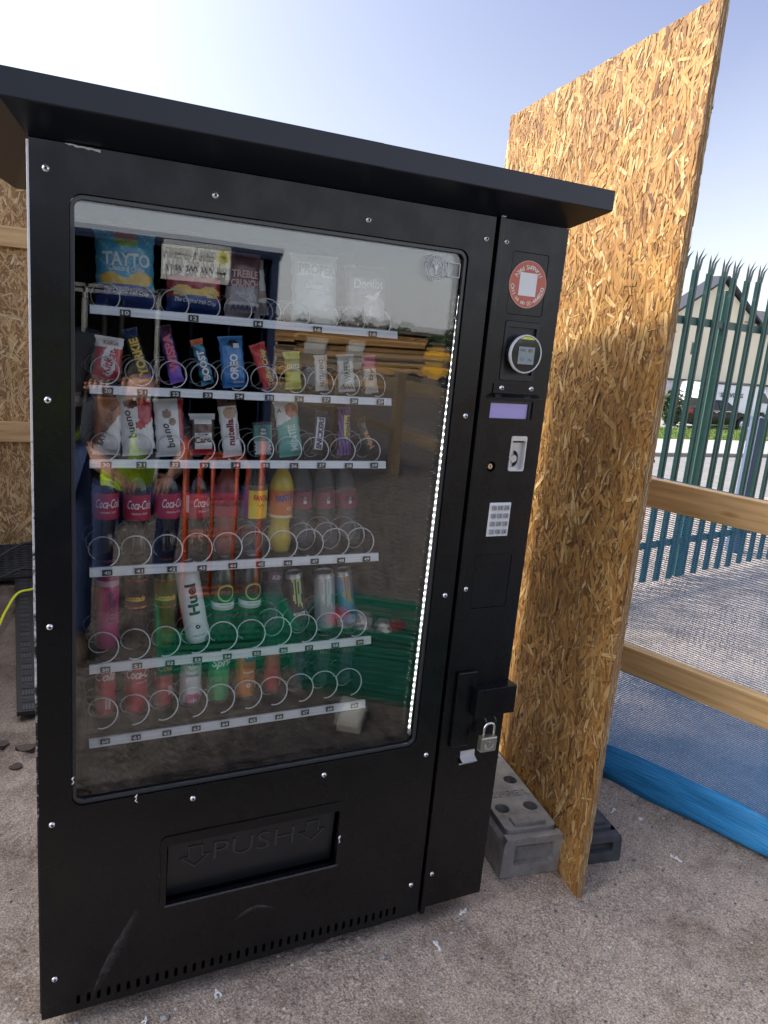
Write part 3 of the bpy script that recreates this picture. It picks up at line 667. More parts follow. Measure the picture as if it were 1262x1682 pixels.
# dark strap hanging near the top
mb = MB(); mb.tube([(-.6, 3.56, 2.55), (-.3, 3.56, 2.44), (-.02, 3.56, 2.42), (.12, 3.56, 2.47), (.3, 3.56, 2.6)], .012, 6); tag(mb.build('strap', mat('dark_cord', (.03, .03, .035), .6), None), 'dark strap slung across the top of the hoarding', 'strap')
RUB = mat('black_rubber', (.018, .019, .021), .55)
RUBT = mat('worn_rubber_ridge', (.06, .063, .07), .5)
def rubber_mat():
    t = thing('checker_mat', 'black rubber mat with checker tread lying left of the machine', 'mat', (-.002, 1.5, ZG+.02), (0, 0, R(-1)))
    mb = MB(); mb.box(-.012, .5, 0, 1.62, 0, .02); mb.build('sheet', RUB, t, bevel=.003)
    mb = MB(); s = .062
    for i in range(8):
        for j in range(26):
            cx, cy = i*s+.03, j*s+.03; horiz = (i+j) % 2
            for k in range(4):
                o = (k-1.5)*.011
                if horiz: mb.box(cx-.021, cx+.021, cy+o-.0028, cy+o+.0028, .0195, .0235)
                else: mb.box(cx+o-.0028, cx+o+.0028, cy-.021, cy+.021, .0195, .0235)
    b = mb.build('tread_bar', RUBT, t); b['kind'] = 'stuff'; b.rotation_euler = (0, 0, 0)
    t = thing('ribbed_mat', 'black rubber mat with wavy chevron ribs below the hoarding', 'mat', (-.35, 3.12, ZG+.02))
    mb = MB(); mb.add([(0, 0, .03), (.7, 0, .03), (.7, .36, .12), (0, .36, .12), (0, 0, .01), (.7, 0, .01), (.7, .36, .09), (0, .36, .09)], [(0, 1, 2, 3), (4, 7, 6, 5), (0, 4, 5, 1), (0, 3, 7, 4), (1, 5, 6, 2)]); mb.build('sheet', RUB, t)
    mb = MB()
    for j in range(14):
        y = .02+j*.025; pts = [(x, y+.009*((i % 2)*2-1), .033+(y/.36)*.09) for i, x in enumerate(np.arange(.01, .70, .025))]; mb.tube(pts, .004, 4)
    b = mb.build('rib', RUBT, t); b['kind'] = 'stuff'
rubber_mat()
def cable(name, pts, r, col, label, cat='cable'):
    P = [Vector(p) for p in pts]; out = []
    for i in range(len(P)-1):
        a, b, c, d = P[max(i-1, 0)], P[i], P[i+1], P[min(i+2, len(P)-1)]
        for k in range(6):
            t = k/6; out.append(.5*((2*b)+(c-a)*t+(2*a-5*b+4*c-d)*t*t+(3*b-a-3*c+d)*t**3))
    out.append(P[-1]); mb = MB(); mb.tube(out, r, 8); return tag(mb.build(name, mat(name+'_sheath', col, .4), smooth='all'), label, cat)
cable('yellow_cable', [(-.25, 2.2, -.02), (-.10, 2.35, -.02), (-.04, 2.58, .0), (.02, 2.78, .02), (.1, 2.84, .02), (.3, 3.0, .01), (.6, 2.8, -.02)], .0065, (.75, .8, .03), 'bright yellow green cable curving over the rubber mat on the left')
cable('black_cable', [(-.4, 3.1, .02), (-.1, 3.25, .07), (.02, 3.34, .11), (.12, 3.38, .12), (.4, 3.4, .05)], .009, (.02, .02, .022), 'black cable looped over the ribbed rubber mat, farther one')
cable('black_cable', [(-.4, 2.9, -.01), (-.1, 3.0, .03), (.02, 3.08, .05), (.1, 3.1, .05), (.4, 3.1, .0)], .008, (.02, .02, .022), 'black cable crossing the mats just above the yellow cable')

# ------------------------------------------------------------ rubber feet
def foot_block(name, label, x, y, w, d, h, col, writing, rot=0):
    t = thing(name, label, 'block', (x, y, ZG), (0, 0, rot), 'recycled rubber fence feet')
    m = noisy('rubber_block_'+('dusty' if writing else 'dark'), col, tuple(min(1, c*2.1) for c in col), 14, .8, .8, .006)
    # ends recessed, top slab with round sockets
    mb = MB()
    def hp(cx, cz, r): return [(cx+r*math.cos(a), cz+r*math.sin(a)) for a in np.linspace(0, 2*math.pi, 15)[:-1]]
    holes = [hp(a*w/2, b, .024) for b in (.14, .29, .44, .59) for a in (-.47, .47)]
    tmp = MB(); tmp.plate(rr(-w/2+.02, w/2-.02, .03, d-.02, .02), [q for q in holes if True], 0, .05)
    mb.add([(a, c, h-b) for a, b, c in tmp.v], [f[::-1] for f in tmp.f])      # top slab with sockets
    mb.add([(p[0]*s, yy, z) for z, s, o in ((.0, 1., 0), (.015, 1.015, 0), (h-.03, .97, 1), (h-.012, .9, 1)) for p, yy in [((-w/2, 0), 0.), ((w/2, 0), 0.), ((w/2, 0), d), ((-w/2, 0), d)]], [(i*4+k, i*4+(k+1)%4, i*4+4+(k+1)%4, i*4+4+k) for i in range(3) for k in range(1, 4)])
    # front end wall with a deep recess
    q = MB(); q.plate([(-w/2, 0), (w/2, 0), (w/2*.97, h-.03), (w/2*.9, h-.012), (-w/2*.9, h-.012), (-w/2*.97, h-.03)], [rr(-w/2*.62, w/2*.66, .04, h-.035, .008)], 0, .03); mb.add(q.v, q.f)
    mb.box(-w/2*.7, w/2*.72, .022, .03, .03, h-.03); mb.box(-w/2+.012, w/2-.012, .02, d-.02, h-.085, h-.055)
    mb.build('body', m, t, bevel=.006)
    mb = MB(); mb.box(-.055, .055, .045, .085, h-.003, h+.012); mb.build('raised_bar', m, t, bevel=.004)
    if writing:
        mb = MB(); put(mb, writing, 0, 0, .16, .03, bold=.01, extrude=.0016); ob = mb.build('raised_lettering', m, t); ob.rotation_euler = (R(-90), 0, 0); ob.location = (0, .215, h+.0005)
    return t
foot_block('rubber_foot', 'dusty grey rubber fence foot with round sockets between machine and board', 1.408, .075, .215, .72, .145, (.16, .152, .142), 'KIPPER', R(-9))
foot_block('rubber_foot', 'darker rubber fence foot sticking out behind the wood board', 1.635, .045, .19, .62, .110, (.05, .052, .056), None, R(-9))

# ------------------------------------------------------------ vending machine
VO = (0.58, .4, ZG)
VM = thing('vending_machine', 'tall black snack and drink vending machine with glass front and overhanging canopy', 'vending machine', VO)
def vp(name, mb, mats, parent=None, **k): return mb.build(name, mats, parent or VM, off=VO if parent is None or parent is VM else VO, **k)
# cabinet shell
mb = MB(); 
mb.box(.034, .05, .046, .80, .012, 1.828); mb.box(1.125, 1.150, .046, .80, .012, 1.828); mb.box(.05, 1.125, .785, .80, .012, 1.828)
mb.box(.05, 1.125, .046, .785, 1.80, 1.828); mb.box(.05, 1.125, .046, .785, .012, .03); mb.box(.05, .93, .046, .06, .05, .20)
vp('cabinet', mb, PAINT)
for x in (.09, 1.10):
    for y in (.12, .72): mb = MB(); mb.lathe([(.02, ZG-.003), (.024, ZG+.006), (.012, ZG+.012), (.012, .012)], (x, y, 0), 12); vp('levelling_foot', mb, BLK)
# lining of the glazed compartment
mb = MB(); mb.box(.0505, .0535, .05, .78, .43, 1.79); mb.box(.926, .93, .05, .78, .43, 1.79); mb.box(.0535, .926, .70, .704, .43, 1.79); mb.box(.0535, .926, .05, .70, .43, .434); mb.box(.0535, .926, .05, .70, 1.775, 1.779)
vp('compartment_lining', mb, INT)
# door
gx0, gx1, gz0, gz1 = .0656, .897, .5256, 1.7512
slots = [rr(.073+i*.0218, .081+i*.0218, .018, .043, .0038, 3) for i in range(38)]
px0, px1, pz0, pz1 = .266, .691, .227, .384
mb = MB(); mb.plate([(0, 0), (.958, 0), (.958, 1.83), (0, 1.83)], [rr(gx0, gx1, gz0, gz1, .024, 6), [(px0, pz0), (px1, pz0), (px1, pz1), (px0, pz1)]]+slots, 0, .012)
q_ = MB(); q_.plate([(.001, .001), (.957, .001), (.957, 1.829), (.001, 1.829)], [[(.03, .03), (.94, .03), (.94, 1.80), (.03, 1.80)]], .0125, .045); mb.add(q_.v, q_.f)
door = vp('door', mb, PAINT, bevel=.0016)
# worn edge of the door sheet
em = mat('worn_door_edge', (.7, .7, .7), .45, .3); n = N(em); mp = n.n('Mapping'); mp.inputs['Scale'].default_value = (1, 1, 1.); n.l(n.pos(), mp.inputs[0]); f = n.noise(mp.outputs[0], 16, 6, .8)
sxz = n.n('SeparateXYZ'); n.l(n.pos(), sxz.inputs[0]); mr = n.n('MapRange'); mr.inputs[1].default_value = .3; mr.inputs[2].default_value = 1.8; mr.inputs[3].default_value = -.12; mr.inputs[4].default_value = .22; n.l(sxz.outputs[2], mr.inputs[0])
n.l(n.ramp(n.math('ADD', f, mr.outputs[0]), [(.47, (.02, .02, .02)), (.56, (.72, .72, .72))]), n.b.inputs['Base Color'])
mb = MB(); mb.box(-.0022, .0014, -.0006, .008, .02, 1.826); vp('door_edge', mb, em)
# gasket and panes
def ring(o, i, y0, y1): 
    q = MB(); q.plate(o, [i], y0, y1); return q
mb = ring(rr(gx0+.001, gx1-.001, gz0+.001, gz1-.001, .023, 6), rr(gx0+.009, gx1-.009, gz0+.009, gz1-.009, .016, 6), .005, .0125)
gk = vp('window_gasket', mb, mat('grey_gasket', (.03, .032, .034), .35, coat=.3), bevel=.002)
for y, rx, rz, yo in ((.0145, 0, 0, 'glass_pane'), (.030, R(.22), R(-.10), 'glass_pane')):
    mb = MB(); hw, hh = (gx1-gx0)/2-.002, (gz1-gz0)/2-.002; mb.box(-hw, hw, -.0015, .0015, -hh, hh); o = mb.build(yo, GLASS, VM)
    o.location = ((gx0+gx1)/2-VO[0], y-VO[1], (gz0+gz1)/2-VO[2]); o.rotation_euler = (rx, 0, rz)
# control column
cx0, cx1 = .980, 1.162
holes = {'plateA': rr(1.013, 1.1155, 1.624, 1.765, .007), 'frameB': rr(1.0145, 1.1145, 1.471, 1.610, .007), 'disp': rr(1.001, 1.125, 1.380, 1.4225, .002), 'coin': rr(1.072, 1.120, 1.250, 1.339, .006), 'blank': rr(1.011, 1.120, .893, 1.0355, .006), 'lock': rr(1.010, 1.036, 1.249, 1.275, .0128, 6)}
mb = MB(); mb.plate([(cx0, .014), (cx1, .014), (cx1, 1.83), (cx0, 1.83)], list(holes.values()), 0, .045); vp('control_column', mb, PAINT, bevel=.0016)
mb = MB(); mb.box(.958, .980, .02, .045, .0, 1.828); vp('seam_channel', mb, SEAM)
mb = MB(); mb.box(.9665, .9795, -.004, .02, -.004, 1.838); mb.box(.9665, .9795, -.006, .0, 1.832, 1.8385, 1); vp('hinge_strip', mb, [PAINT, ALU], bevel=.001)
def inset(o, g): 
    x0 = min(p[0] for p in o); x1 = max(p[0] for p in o); z0 = min(p[1] for p in o); z1 = max(p[1] for p in o); return x0+g, x1-g, z0+g, z1-g
a = inset(holes['plateA'], .0011); mb = MB(); mb.plate(rr(*a, .006), [], .0008, .01); vp('cover_plate', mb, PAINT, bevel=.0006)
a = inset(holes['blank'], .0011); mb = MB(); mb.plate(rr(*a, .005), [], .0008, .01); vp('blank_plate', mb, PAINT, bevel=.0006)
mb = MB(); mb.box(1.01, 1.125, .012, .014, .89, 1.77); 
vp('backing_plate', mb, SEAM)
# card reader bezel
a = inset(holes['frameB'], .001); mb = MB(); mb.plate(rr(*a, .006), [[(1.0235, 1.486), (1.1055, 1.486), (1.1055, 1.596), (1.0235, 1.596)]], -.002, .0115); vp('reader_bezel', mb, BLK, bevel=.0008)
mb = MB(); mb.box(1.022, 1.107, .004, .0115, 1.484, 1.598); cr = vp('card_reader', mb, BLK)
RC = (1.070, 1.536); mb = MB(); mb.lathe([(.001, -.020), (.040, -.020), (.044, -.016), (.0455, -.010), (.044, .004)], (RC[0], 0, RC[1]), 40, axis='y'); vp('reader_body', mb, mat('reader_gloss_black', (.015, .017, .018), .12, coat=.6), cr, smooth=True).matrix_parent_inverse.identity()
mb = MB(); mb.lathe([(.0415, -.0203), (.0425, -.0215), (.0445, -.0205), (.0455, -.017), (.0447, -.012)], (RC[0], 0, RC[1]), 48, axis='y'); vp('reader_rim', mb, mat('white_rim', (.75, .76, .77), .3), cr, smooth=True)
mb = MB(); disc(mb, RC[0], RC[1], .0405, .0405, -.0206, '#d9dc3a', 20, a0=58, a1=122)
mb.col = lin('#10110f'); put(mb, 'tap', RC[0], RC[1]+.0375, .006, .002, f=-.0208, col='#20200f'); vp('yellow_arc', mb, LABEL, cr, attr=True)
mb = MB(); sx0, sx1, sz0, sz1 = RC[0]-.0225, RC[0]+.0235, RC[1]-.0235, RC[1]+.017
mb.add([(sx0, -.0206, sz0), (sx1, -.0206, sz0), (sx1, -.0206, sz1), (sx0, -.0206, sz1)], [(0, 1, 2, 3)], None, lin('#8f9a9b'))
put(mb, 'VISA', RC[0]-.011, RC[1]+.009, .016, .006, f=-.0209, shear=.2, col='#4c5a66', bold=.02); disc(mb, RC[0]+.009, RC[1]+.009, .0045, .0045, -.02095, '#6a5f5f', 14); disc(mb, RC[0]+.014, RC[1]+.009, .0045, .0045, -.0210, '#867a70', 14)
put(mb, 'Pay', RC[0]+.012, RC[1]-.013, .011, .006, f=-.0209, col='#4c5a66', bold=.02); disc(mb, RC[0]-.011, RC[1]-.012, .0055, .0035, -.0209, '#5d6870', 14, r0=.7)
scr = mat('reader_screen', (.3, .3, .3), .2); n = N(scr); at = n.n('Attribute', attribute_name='print'); n.l(at.outputs['Color'], n.b.inputs['Base Color']); vp('screen', mb, scr, cr, attr=True)
# visor over the display, two screws
mb = MB(); vs = [(1.001, 0, 1.463), (1.130, 0, 1.463), (1.130, -.003, 1.463), (1.001, -.003, 1.463), (1.001, -.003, 1.441), (1.130, -.003, 1.441), (1.1365, -.020, 1.432), (.996, -.020, 1.432), (1.130, 0, 1.438), (1.001, 0, 1.438), (1.1365, -.020, 1.4295), (.996, -.020, 1.4295)]
mb.add(vs, [(3, 2, 1, 0), (4, 5, 2, 3), (7, 6, 5, 4), (11, 10, 6, 7), (9, 8, 10, 11), (0, 9, 11, 7, 4, 3), (1, 2, 5, 6, 10, 8)]); vp('visor', mb, PAINT, bevel=.0008)
mb = MB(); x0, x1, z0, z1 = inset(holes['disp'], 0); mb.box(x0, x1, .0105, .0115, z0, z1); vp('display', mb, mat('lavender_display', (.22, .20, .42), .15, emit=(.30, .27, .55), es=.14, coat=.5))
mb = MB(); mb.box(x0, x1, .004, .0105, z1-.0065, z1, 0); mb.box(x1-.009, x1, .004, .0105, z0, z1-.0065, 0); vp('display_mask', mb, BLK)
# coin entry
mb = MB(); x0, x1, z0, z1 = inset(holes['coin'], .0006); mb.plate(rr(x0, x1, z0, z1, .005), [rr(x0+.004, x1-.004, z0+.004, z1-.012, .003)], -.0025, .011); mb.box(x0+.003, x1-.003, .0085, .0105, z0+.003, z1-.003)
ce = vp('coin_entry', mb, mat('satin_chrome', (.68, .69, .70), .25, .55), bevel=.0006)
mb = MB(); pts = []; 
disc(mb, (x0+x1)/2-.004, z0+.030, .013, .020, .0075, n=20, a0=-100, a1=100, r0=.55); mb.box(x0+.005, x1-.005, .005, .008, z1-.017, z1-.012); vp('coin_slot', mb, SEAM, ce)
mb = MB(); mb.lathe([(.001, .001), (.009, .001), (.010, .004), (.0102, .012)], ((x0+x1)/2-.008, 0, z0+.031), 20, axis='y'); vp('coin_dish', mb, ALU, ce, smooth=True)
# lock
mb = MB(); mb.lathe([(.001, .0015), (.0062, .0015), (.0072, .003), (.0072, .010)], (1.022, 0, 1.262), 20, axis='y'); mb.box(1.0213, 1.0227, .0008, .0016, 1.2585, 1.2655, 1); vp('cylinder_lock', mb, [mat('brass_lock', (.75, .58, .38), .3, .8), SEAM], smooth=True)
# keypad
mb = MB(); kx0, kx1, kz0, kz1 = 1.0325, 1.0955, 1.0845, 1.171; mb.box(kx0, kx1, -.0025, 0, kz0, kz1); kp = vp('keypad', mb, mat('keypad_plate', (.8, .81, .82), .35, .1), bevel=.0006)
keys = '123456789*0#'; km = mat('key_cap', (.42, .43, .44), .25, .5)
for i, ch in enumerate(keys):
    c, r = i % 3, i//3; cx, cz = kx0+.0125+c*.019, kz1-.0125-r*.0205
    mb = MB(); mb.box(cx-.0060, cx+.0060, -.0065, -.0025, cz-.0060, cz+.0060, 0, gv(.4)); put(mb, ch, cx, cz, .0036 if ch != '1' else .002, .0062, f=-.0068, bold=.03, col=gv(.02), m=1)
    vp('key', mb, [km, LABEL], kp, attr=True)
# support sticker
mb = MB(); SC = (1.0637, 1.6945); SRx, SRz = .0525, .0535
disc(mb, *SC, SRx, SRz, -.0006, '#b94a32', 48); disc(mb, *SC, SRx*1.0, SRz*1.0, -.0008, '#d98a70', 48, r0=.965)
ringtext(mb, 'Need Support?', *SC, .0385, 148, 32, .0105, -.001, '#f6e6dc'); ringtext(mb, 'Call us on 01-4448233', *SC, .0430, 188, 352, .0098, -.001, '#f6e6dc', top=False)
q = [(SC[0]+a, -.001, SC[1]+b) for a, b in ((-.0245, -.026), (.0245, -.026), (.0245, .026), (-.0245, .026))]; mb.add(q, [(0, 1, 2, 3)], None, lin('#efe9e2'))
vp('support_sticker', mb, LABEL, attr=True)
# lock guard plate, hasp box, padlock, bent bracket
mb = MB(); mb.box(.996, 1.053, -.011, 0, .508, .722); vp('handle_plate', mb, PAINT, bevel=.0025)
mb = MB(); mb.plate([(1.045, .600), (1.164, .600), (1.164, .678), (1.045, .678)], [], -.034, 0); mb.box(1.162, 1.168, -.034, .05, .600, .678); mb.tube([(1.075, -.036, .598), (1.075, -.046, .590), (1.09, -.046, .583), (1.105, -.046, .590), (1.105, -.036, .598)], .0035, 6); vp('hasp_box', mb, PAINT, bevel=.003)
mb = MB(); X = 1.037; vs = []; prf = [(0, .487), (-.002, .487), (-.003, .470), (-.020, .462), (-.002, .446), (0, .446), (-.0005, .450), (-.016, .4615), (-.001, .467)]
k = len(prf); mb.add([(x, a, b) for x in (1.036, 1.080) for a, b in prf], [tuple(range(k))[::-1], tuple(range(k, 2*k))]+[(i, (i+1)%k, k+(i+1)%k, k+i) for i in range(k)]); vp('steel_bracket', mb, mat('bright_bracket', (.8, .8, .8), .35, .6))
pl = thing('padlock', 'silver padlock with round stamped lettering hanging from the hasp', 'padlock', (1.082, -.050, .533), (0, R(1.5), 0)); pl.scale = (1.18, 1.18, 1.18)
mb = MB(); mb.box(-.0205, .0205, -.009, .009, -.019, .017); mb.build('lock_body', mat('satin_steel', (.42, .41, .35), .33, .85), pl, bevel=.003)
mb = MB(); mb.tube([(-.0135, 0, .012)]+[(-.0135, 0, .030)]+[(.0135*-math.cos(a), 0, .034+.0135*math.sin(a)) for a in np.linspace(0, math.pi, 11)]+[(.0135, 0, .030), (.0135, 0, .012)], .0030, 10); mb.build('shackle', CHROME, pl, smooth='all')
mb = MB(); ringtext(mb, 'MERCURY', 0, -.001, .0105, 180, 360, .0038, -.0093, gv(.8), top=False, bold=.03); ringtext(mb, '30', 0, -.001, .007, 105, 75, .0035, -.0093, gv(.8), bold=.03); disc(mb, 0, -.001, .0065, .0065, -.0093, gv(.12), 20, r0=.85); mb.build('stamped_lettering', LABEL, pl, attr=True)
# delivery flap
mb = MB(); mb.plate(rr(.252, .702, .2205, .4085, .016, 5), [[(px0, pz0), (px1, pz0), (px1, pz1), (px0, pz1)]], -.0035, .001); vp('flap_surround', mb, PAINT, bevel=.0022)
mb = MB(); mb.box(px0-.004, px1+.004, -.0055, -.003, pz0-.0035, pz0+.0015); vp('flap_lip', mb, mat('satin_black_lip', (.05, .05, .055), .25), bevel=.0008)
mb = MB(); mb.add([(px0+.006, .012, pz1), (px1-.006, .012, pz1), (px1-.006, .024, pz0+.003), (px0+.006, .024, pz0+.003), (px0+.006, .016, pz1), (px1-.006, .016, pz1), (px1-.006, .028, pz0+.003), (px0+.006, .028, pz0+.003)], [(3, 2, 1, 0), (4, 5, 6, 7), (0, 1, 5, 4), (2, 3, 7, 6), (1, 2, 6, 5), (3, 0, 4, 7)]); mb.v = mb.v
FB = mat('flap_plastic', (.010, .011, .013), .33); fl = vp('delivery_flap', mb, FB)
def fy(x, z): return .012+(.012)*(pz1-z)/(pz1-pz0-.003)-.0006
mb = MB(); put(mb, 'PUSH', .478, .333, .20, .050, f=fy, bold=-.012, extrude=.0016)
def arrow(cx, cz, s):
    o = [(0, -.036), (.038, -.002), (.018, -.002), (.018, .028), (-.018, .028), (-.018, -.002), (-.038, -.002)]; i = [(0, -.031), (.030, -.005), (.0145, -.005), (.0145, .0245), (-.0145, .0245), (-.0145, -.005), (-.030, -.005)]
    q = MB(); q.plate([(cx+a*s, cz+b*s) for a, b in o], [[(cx+a*s, cz+b*s) for a, b in i]], 0, .003); mb.add([(a, fy(a, c)-.002+b, c) for a, b, c in q.v], q.f)
arrow(.335, .333, .95); arrow(.626, .333, .95)
# thin the raised text: push extruded side towards viewer only
mb.v = [(a, b, c) for a, b, c in mb.v]; vp('raised_lettering', mb, mat('flap_relief', (.03, .032, .035), .2), fl)
mb = MB(); mb.box(px0, px1, .046, .06, .2, .4); vp('chute', mb, INT)
# canopy
mb = MB(); T = [(-.044, -.1), (1.199, -.1), (1.199, .88), (-.044, .88)]; B = [(0.0, 0.0), (1.164, 0.0), (1.164, .80), (.0, .80)]
vs = [(*p, 1.910) for p in T]+[(*p, 1.866) for p in T]+[(*p, 1.8315) for p in B]
mb.add(vs, [(0, 1, 2, 3)]+[(4+i, 4+(i+1)%4, (i+1)%4, i) for i in range(4)]+[(8+i, 8+(i+1)%4, 4+(i+1)%4, 4+i) for i in range(4)]+[(11, 10, 9, 8)]); vp('canopy', mb, NAVY, bevel=.002)
# screws
mb = MB(); mb.lathe([(.0001, -.0042), (.0028, -.0040), (.0052, -.0028), (.0066, -.0008), (.0068, .0)], (0, 0, 0), 16, axis='y'); mb.add([(-.0022, -.0043, -.0022), (.0022, -.0043, -.0022), (.0022, -.0043, .0022), (-.0022, -.0043, .0022)], [(0, 1, 2, 3)], 1)
sc0 = None
for x, z in [(.028,1.784),(.323,1.783),(.643,1.782),(.937,1.781),(.991,1.781),(.027,1.385),(.026,.938),(.026,.493),(.028,.102),(.934,1.383),(.933,.936),(.992,.948),(.93,.495),(.641,.492),(.321,.494),(.928,.1),(.991,.118),(1.024,1.453),(1.11,1.454)]:
    L = (x-VO[0], (-.003 if 1.44 < z < 1.47 else 0)-VO[1], z-VO[2])
    if sc0 is None: sc0 = mb.build('screw', [mat('screw_nickel', (.82, .82, .82), .22, .85), SEAM], VM, loc=L, smooth=True); sc0.rotation_euler = (0, .4, 0)
    else: inst(sc0, VM, L, (0, rng.uniform(0, 3), 0))
# scuffs, chips
def blob(pts, y, name, m): mb = MB(); mb.add([(x, y, z) for x, z in pts], [tuple(range(len(pts)))]); return vp(name, mb, m)
g = np.random.default_rng(3); top = [(.058+i*.0054, 1.8300+g.uniform(-.0008, .0008)-.0006*i*.3) for i in range(12)]; bot = [(.118-i*.0052, 1.8235+g.uniform(-.0016, .001)+.0004*i) for i in range(11)]
blob(bot[::-1]+top[::-1], -.0008, 'paint_scrape', mat('bare_metal', (.55, .56, .56), .5, .3))
for i, (x, z, s) in enumerate([(.694, .3, .008), (.068, .592, .006), (.196, .5225, .007)]):
    mb = MB(); pts = [(x-VO[0]*0+s*g.uniform(-.5, .5), -.002-.001*k, z+s*(k-2)*.8) for k in range(5)]; mb.tube(pts, [s*.12, s*.2, s*.1, s*.3, s*.15], 5); vp('glue_residue', mb, SCRAP)
sm = bpy.data.materials.new('chalky_scuff'); sm.use_nodes = True; b = sm.node_tree.nodes['Principled BSDF']; b.inputs['Base Color'].default_value = (.16, .155, .15, 1); b.inputs['Roughness'].default_value = .8
nn = N(sm); tr = nn.n('BsdfTransparent'); mx = nn.n('MixShader'); uvn = nn.n('UVMap'); f = nn.noise(nn.pos(), 60, 5, .7); sp = nn.n('SeparateXYZ'); nn.l(uvn.outputs[0], sp.inputs[0])
al = nn.math('MULTIPLY', nn.math('MULTIPLY', sp.outputs[0], nn.math('POWER', sp.outputs[1], 1.6)), nn.ramp(f, [(.35, gv(.0)), (.7, gv(.8))]))
nn.l(al, mx.inputs[0]); nn.l(tr.outputs[0], mx.inputs[1]); nn.l(b.outputs[0], mx.inputs[2]); nn.l(mx.outputs[0], sm.node_tree.nodes['Material Output'].inputs[0])
def smear(path, wd, name):
    vs = []; fs = []; uv = []; n_ = len(path)
    for i, (x, z) in enumerate(path):
        dx, dz = (path[min(i+1, n_-1)][0]-path[max(i-1, 0)][0]), (path[min(i+1, n_-1)][1]-path[max(i-1, 0)][1]); l = math.hypot(dx, dz); t = i/(n_-1); e = math.sin(math.pi*t)**.6
        vs += [(x, -.0004, z), (x+dz/l*wd*e, -.0004, z-dx/l*wd*e)]; uv += [(e, 1.), (e, 0.)]
        if i: o = 2*i; fs.append((o-2, o-1, o+1, o))
    me = bpy.data.meshes.new(name); me.from_pydata([(a-VO[0], b-VO[1], c-VO[2]) for a, b, c in vs], [], fs); me.materials.append(sm); ul = me.uv_layers.new(name='UVMap'); ul.data.foreach_set('uv', [c for f in fs for k in f for c in uv[k]])
    o = bpy.data.objects.new(name, me); C.objects.link(o); o.parent = VM
smear([(.104+.105*t**1.35, .02+.245*t-.02*t*t) for t in np.linspace(0, 1, 20)], .03, 'scuff')
smear([(.43+.11*t, .135+.028*math.sin(math.pi*t)) for t in np.linspace(0, 1, 14)], .018, 'scuff')
smear([(.262-.012*math.sin(t*3), .285+.06*t) for t in np.linspace(0, 1, 10)], .008, 'scuff')
# round badge stuck inside the glass and empty square outline
mb = MB(); bc = (.822, 1.706)
disc(mb, *bc, .028, .028, .0112, gv(.55), 40, r0=.95); disc(mb, *bc, .0195, .0195, .0112, gv(.55), 40, r0=.93)
for i in range(34): a = i*2*math.pi/34; disc(mb, bc[0]+.0235*math.cos(a), bc[1]+.0235*math.sin(a), .0012, .0022, .0112, gv(.5), 6)
for a, l in ((90, .013), (60, .012), (120, .012), (35, .010), (145, .010), (270, .012)):
    x1, z1 = bc[0]+l*math.cos(R(a)), bc[1]+l*math.sin(R(a)); mb.tube([(bc[0], .0112, bc[1]-.004), (bc[0]*.4+x1*.6, .0112, bc[1]*.4+z1*.6+.001), (x1, .0112, z1)], .0011, 4)
for a in range(20, 170, 15): disc(mb, bc[0]+.013*math.cos(R(a)), bc[1]+.001+.013*math.sin(R(a)), .0022, .0022, .0112, gv(.55), 8)
q = MB(); q.plate(rr(.852, .884, 1.690, 1.722, .002), [rr(.8545, .8815, 1.6925, 1.7195, .001)], .0110, .0112); mb.add(q.v, q.f, None, gv(.5))
vp('window_badge', mb, LABEL, attr=True)
# LED strip
mb = MB(); mb.add([(.913, .055, 1.655), (.919, .058, 1.655), (.905, .058, .546), (.899, .055, .546)], [(3, 2, 1, 0)]); mb.tube([(.921, .0585, 1.66), (.907, .0585, .54)], .0016, 5); led = vp('light_strip', mb, mat('strip_backing', (.5, .5, .5), .5, emit=(.8, .85, .9), es=.12))
mb = MB()
for i in range(66):
    t = i/65; x, z = .9165-.0145*t, 1.652-1.10*t; mb.box(x-.0016, x+.0016, .0535, .0560, z-.0026, z+.0026)
vp('diode', mb, mat('lit_diode', (.9, .9, .9), .3, emit=(1, .98, .94), es=4.), led)['kind'] = 'stuff'
mb = MB(); mb.tube([(.902, .05, .548), (.900, .048, .54), (.903, .048, .532)], [.004, .006, .003], 6); mb.tube([(.915, .052, 1.60), (.908, .05, 1.604), (.911, .05, 1.61)], [.002, .004, .002], 6); vp('cable_clip', mb, SCRAP, led)

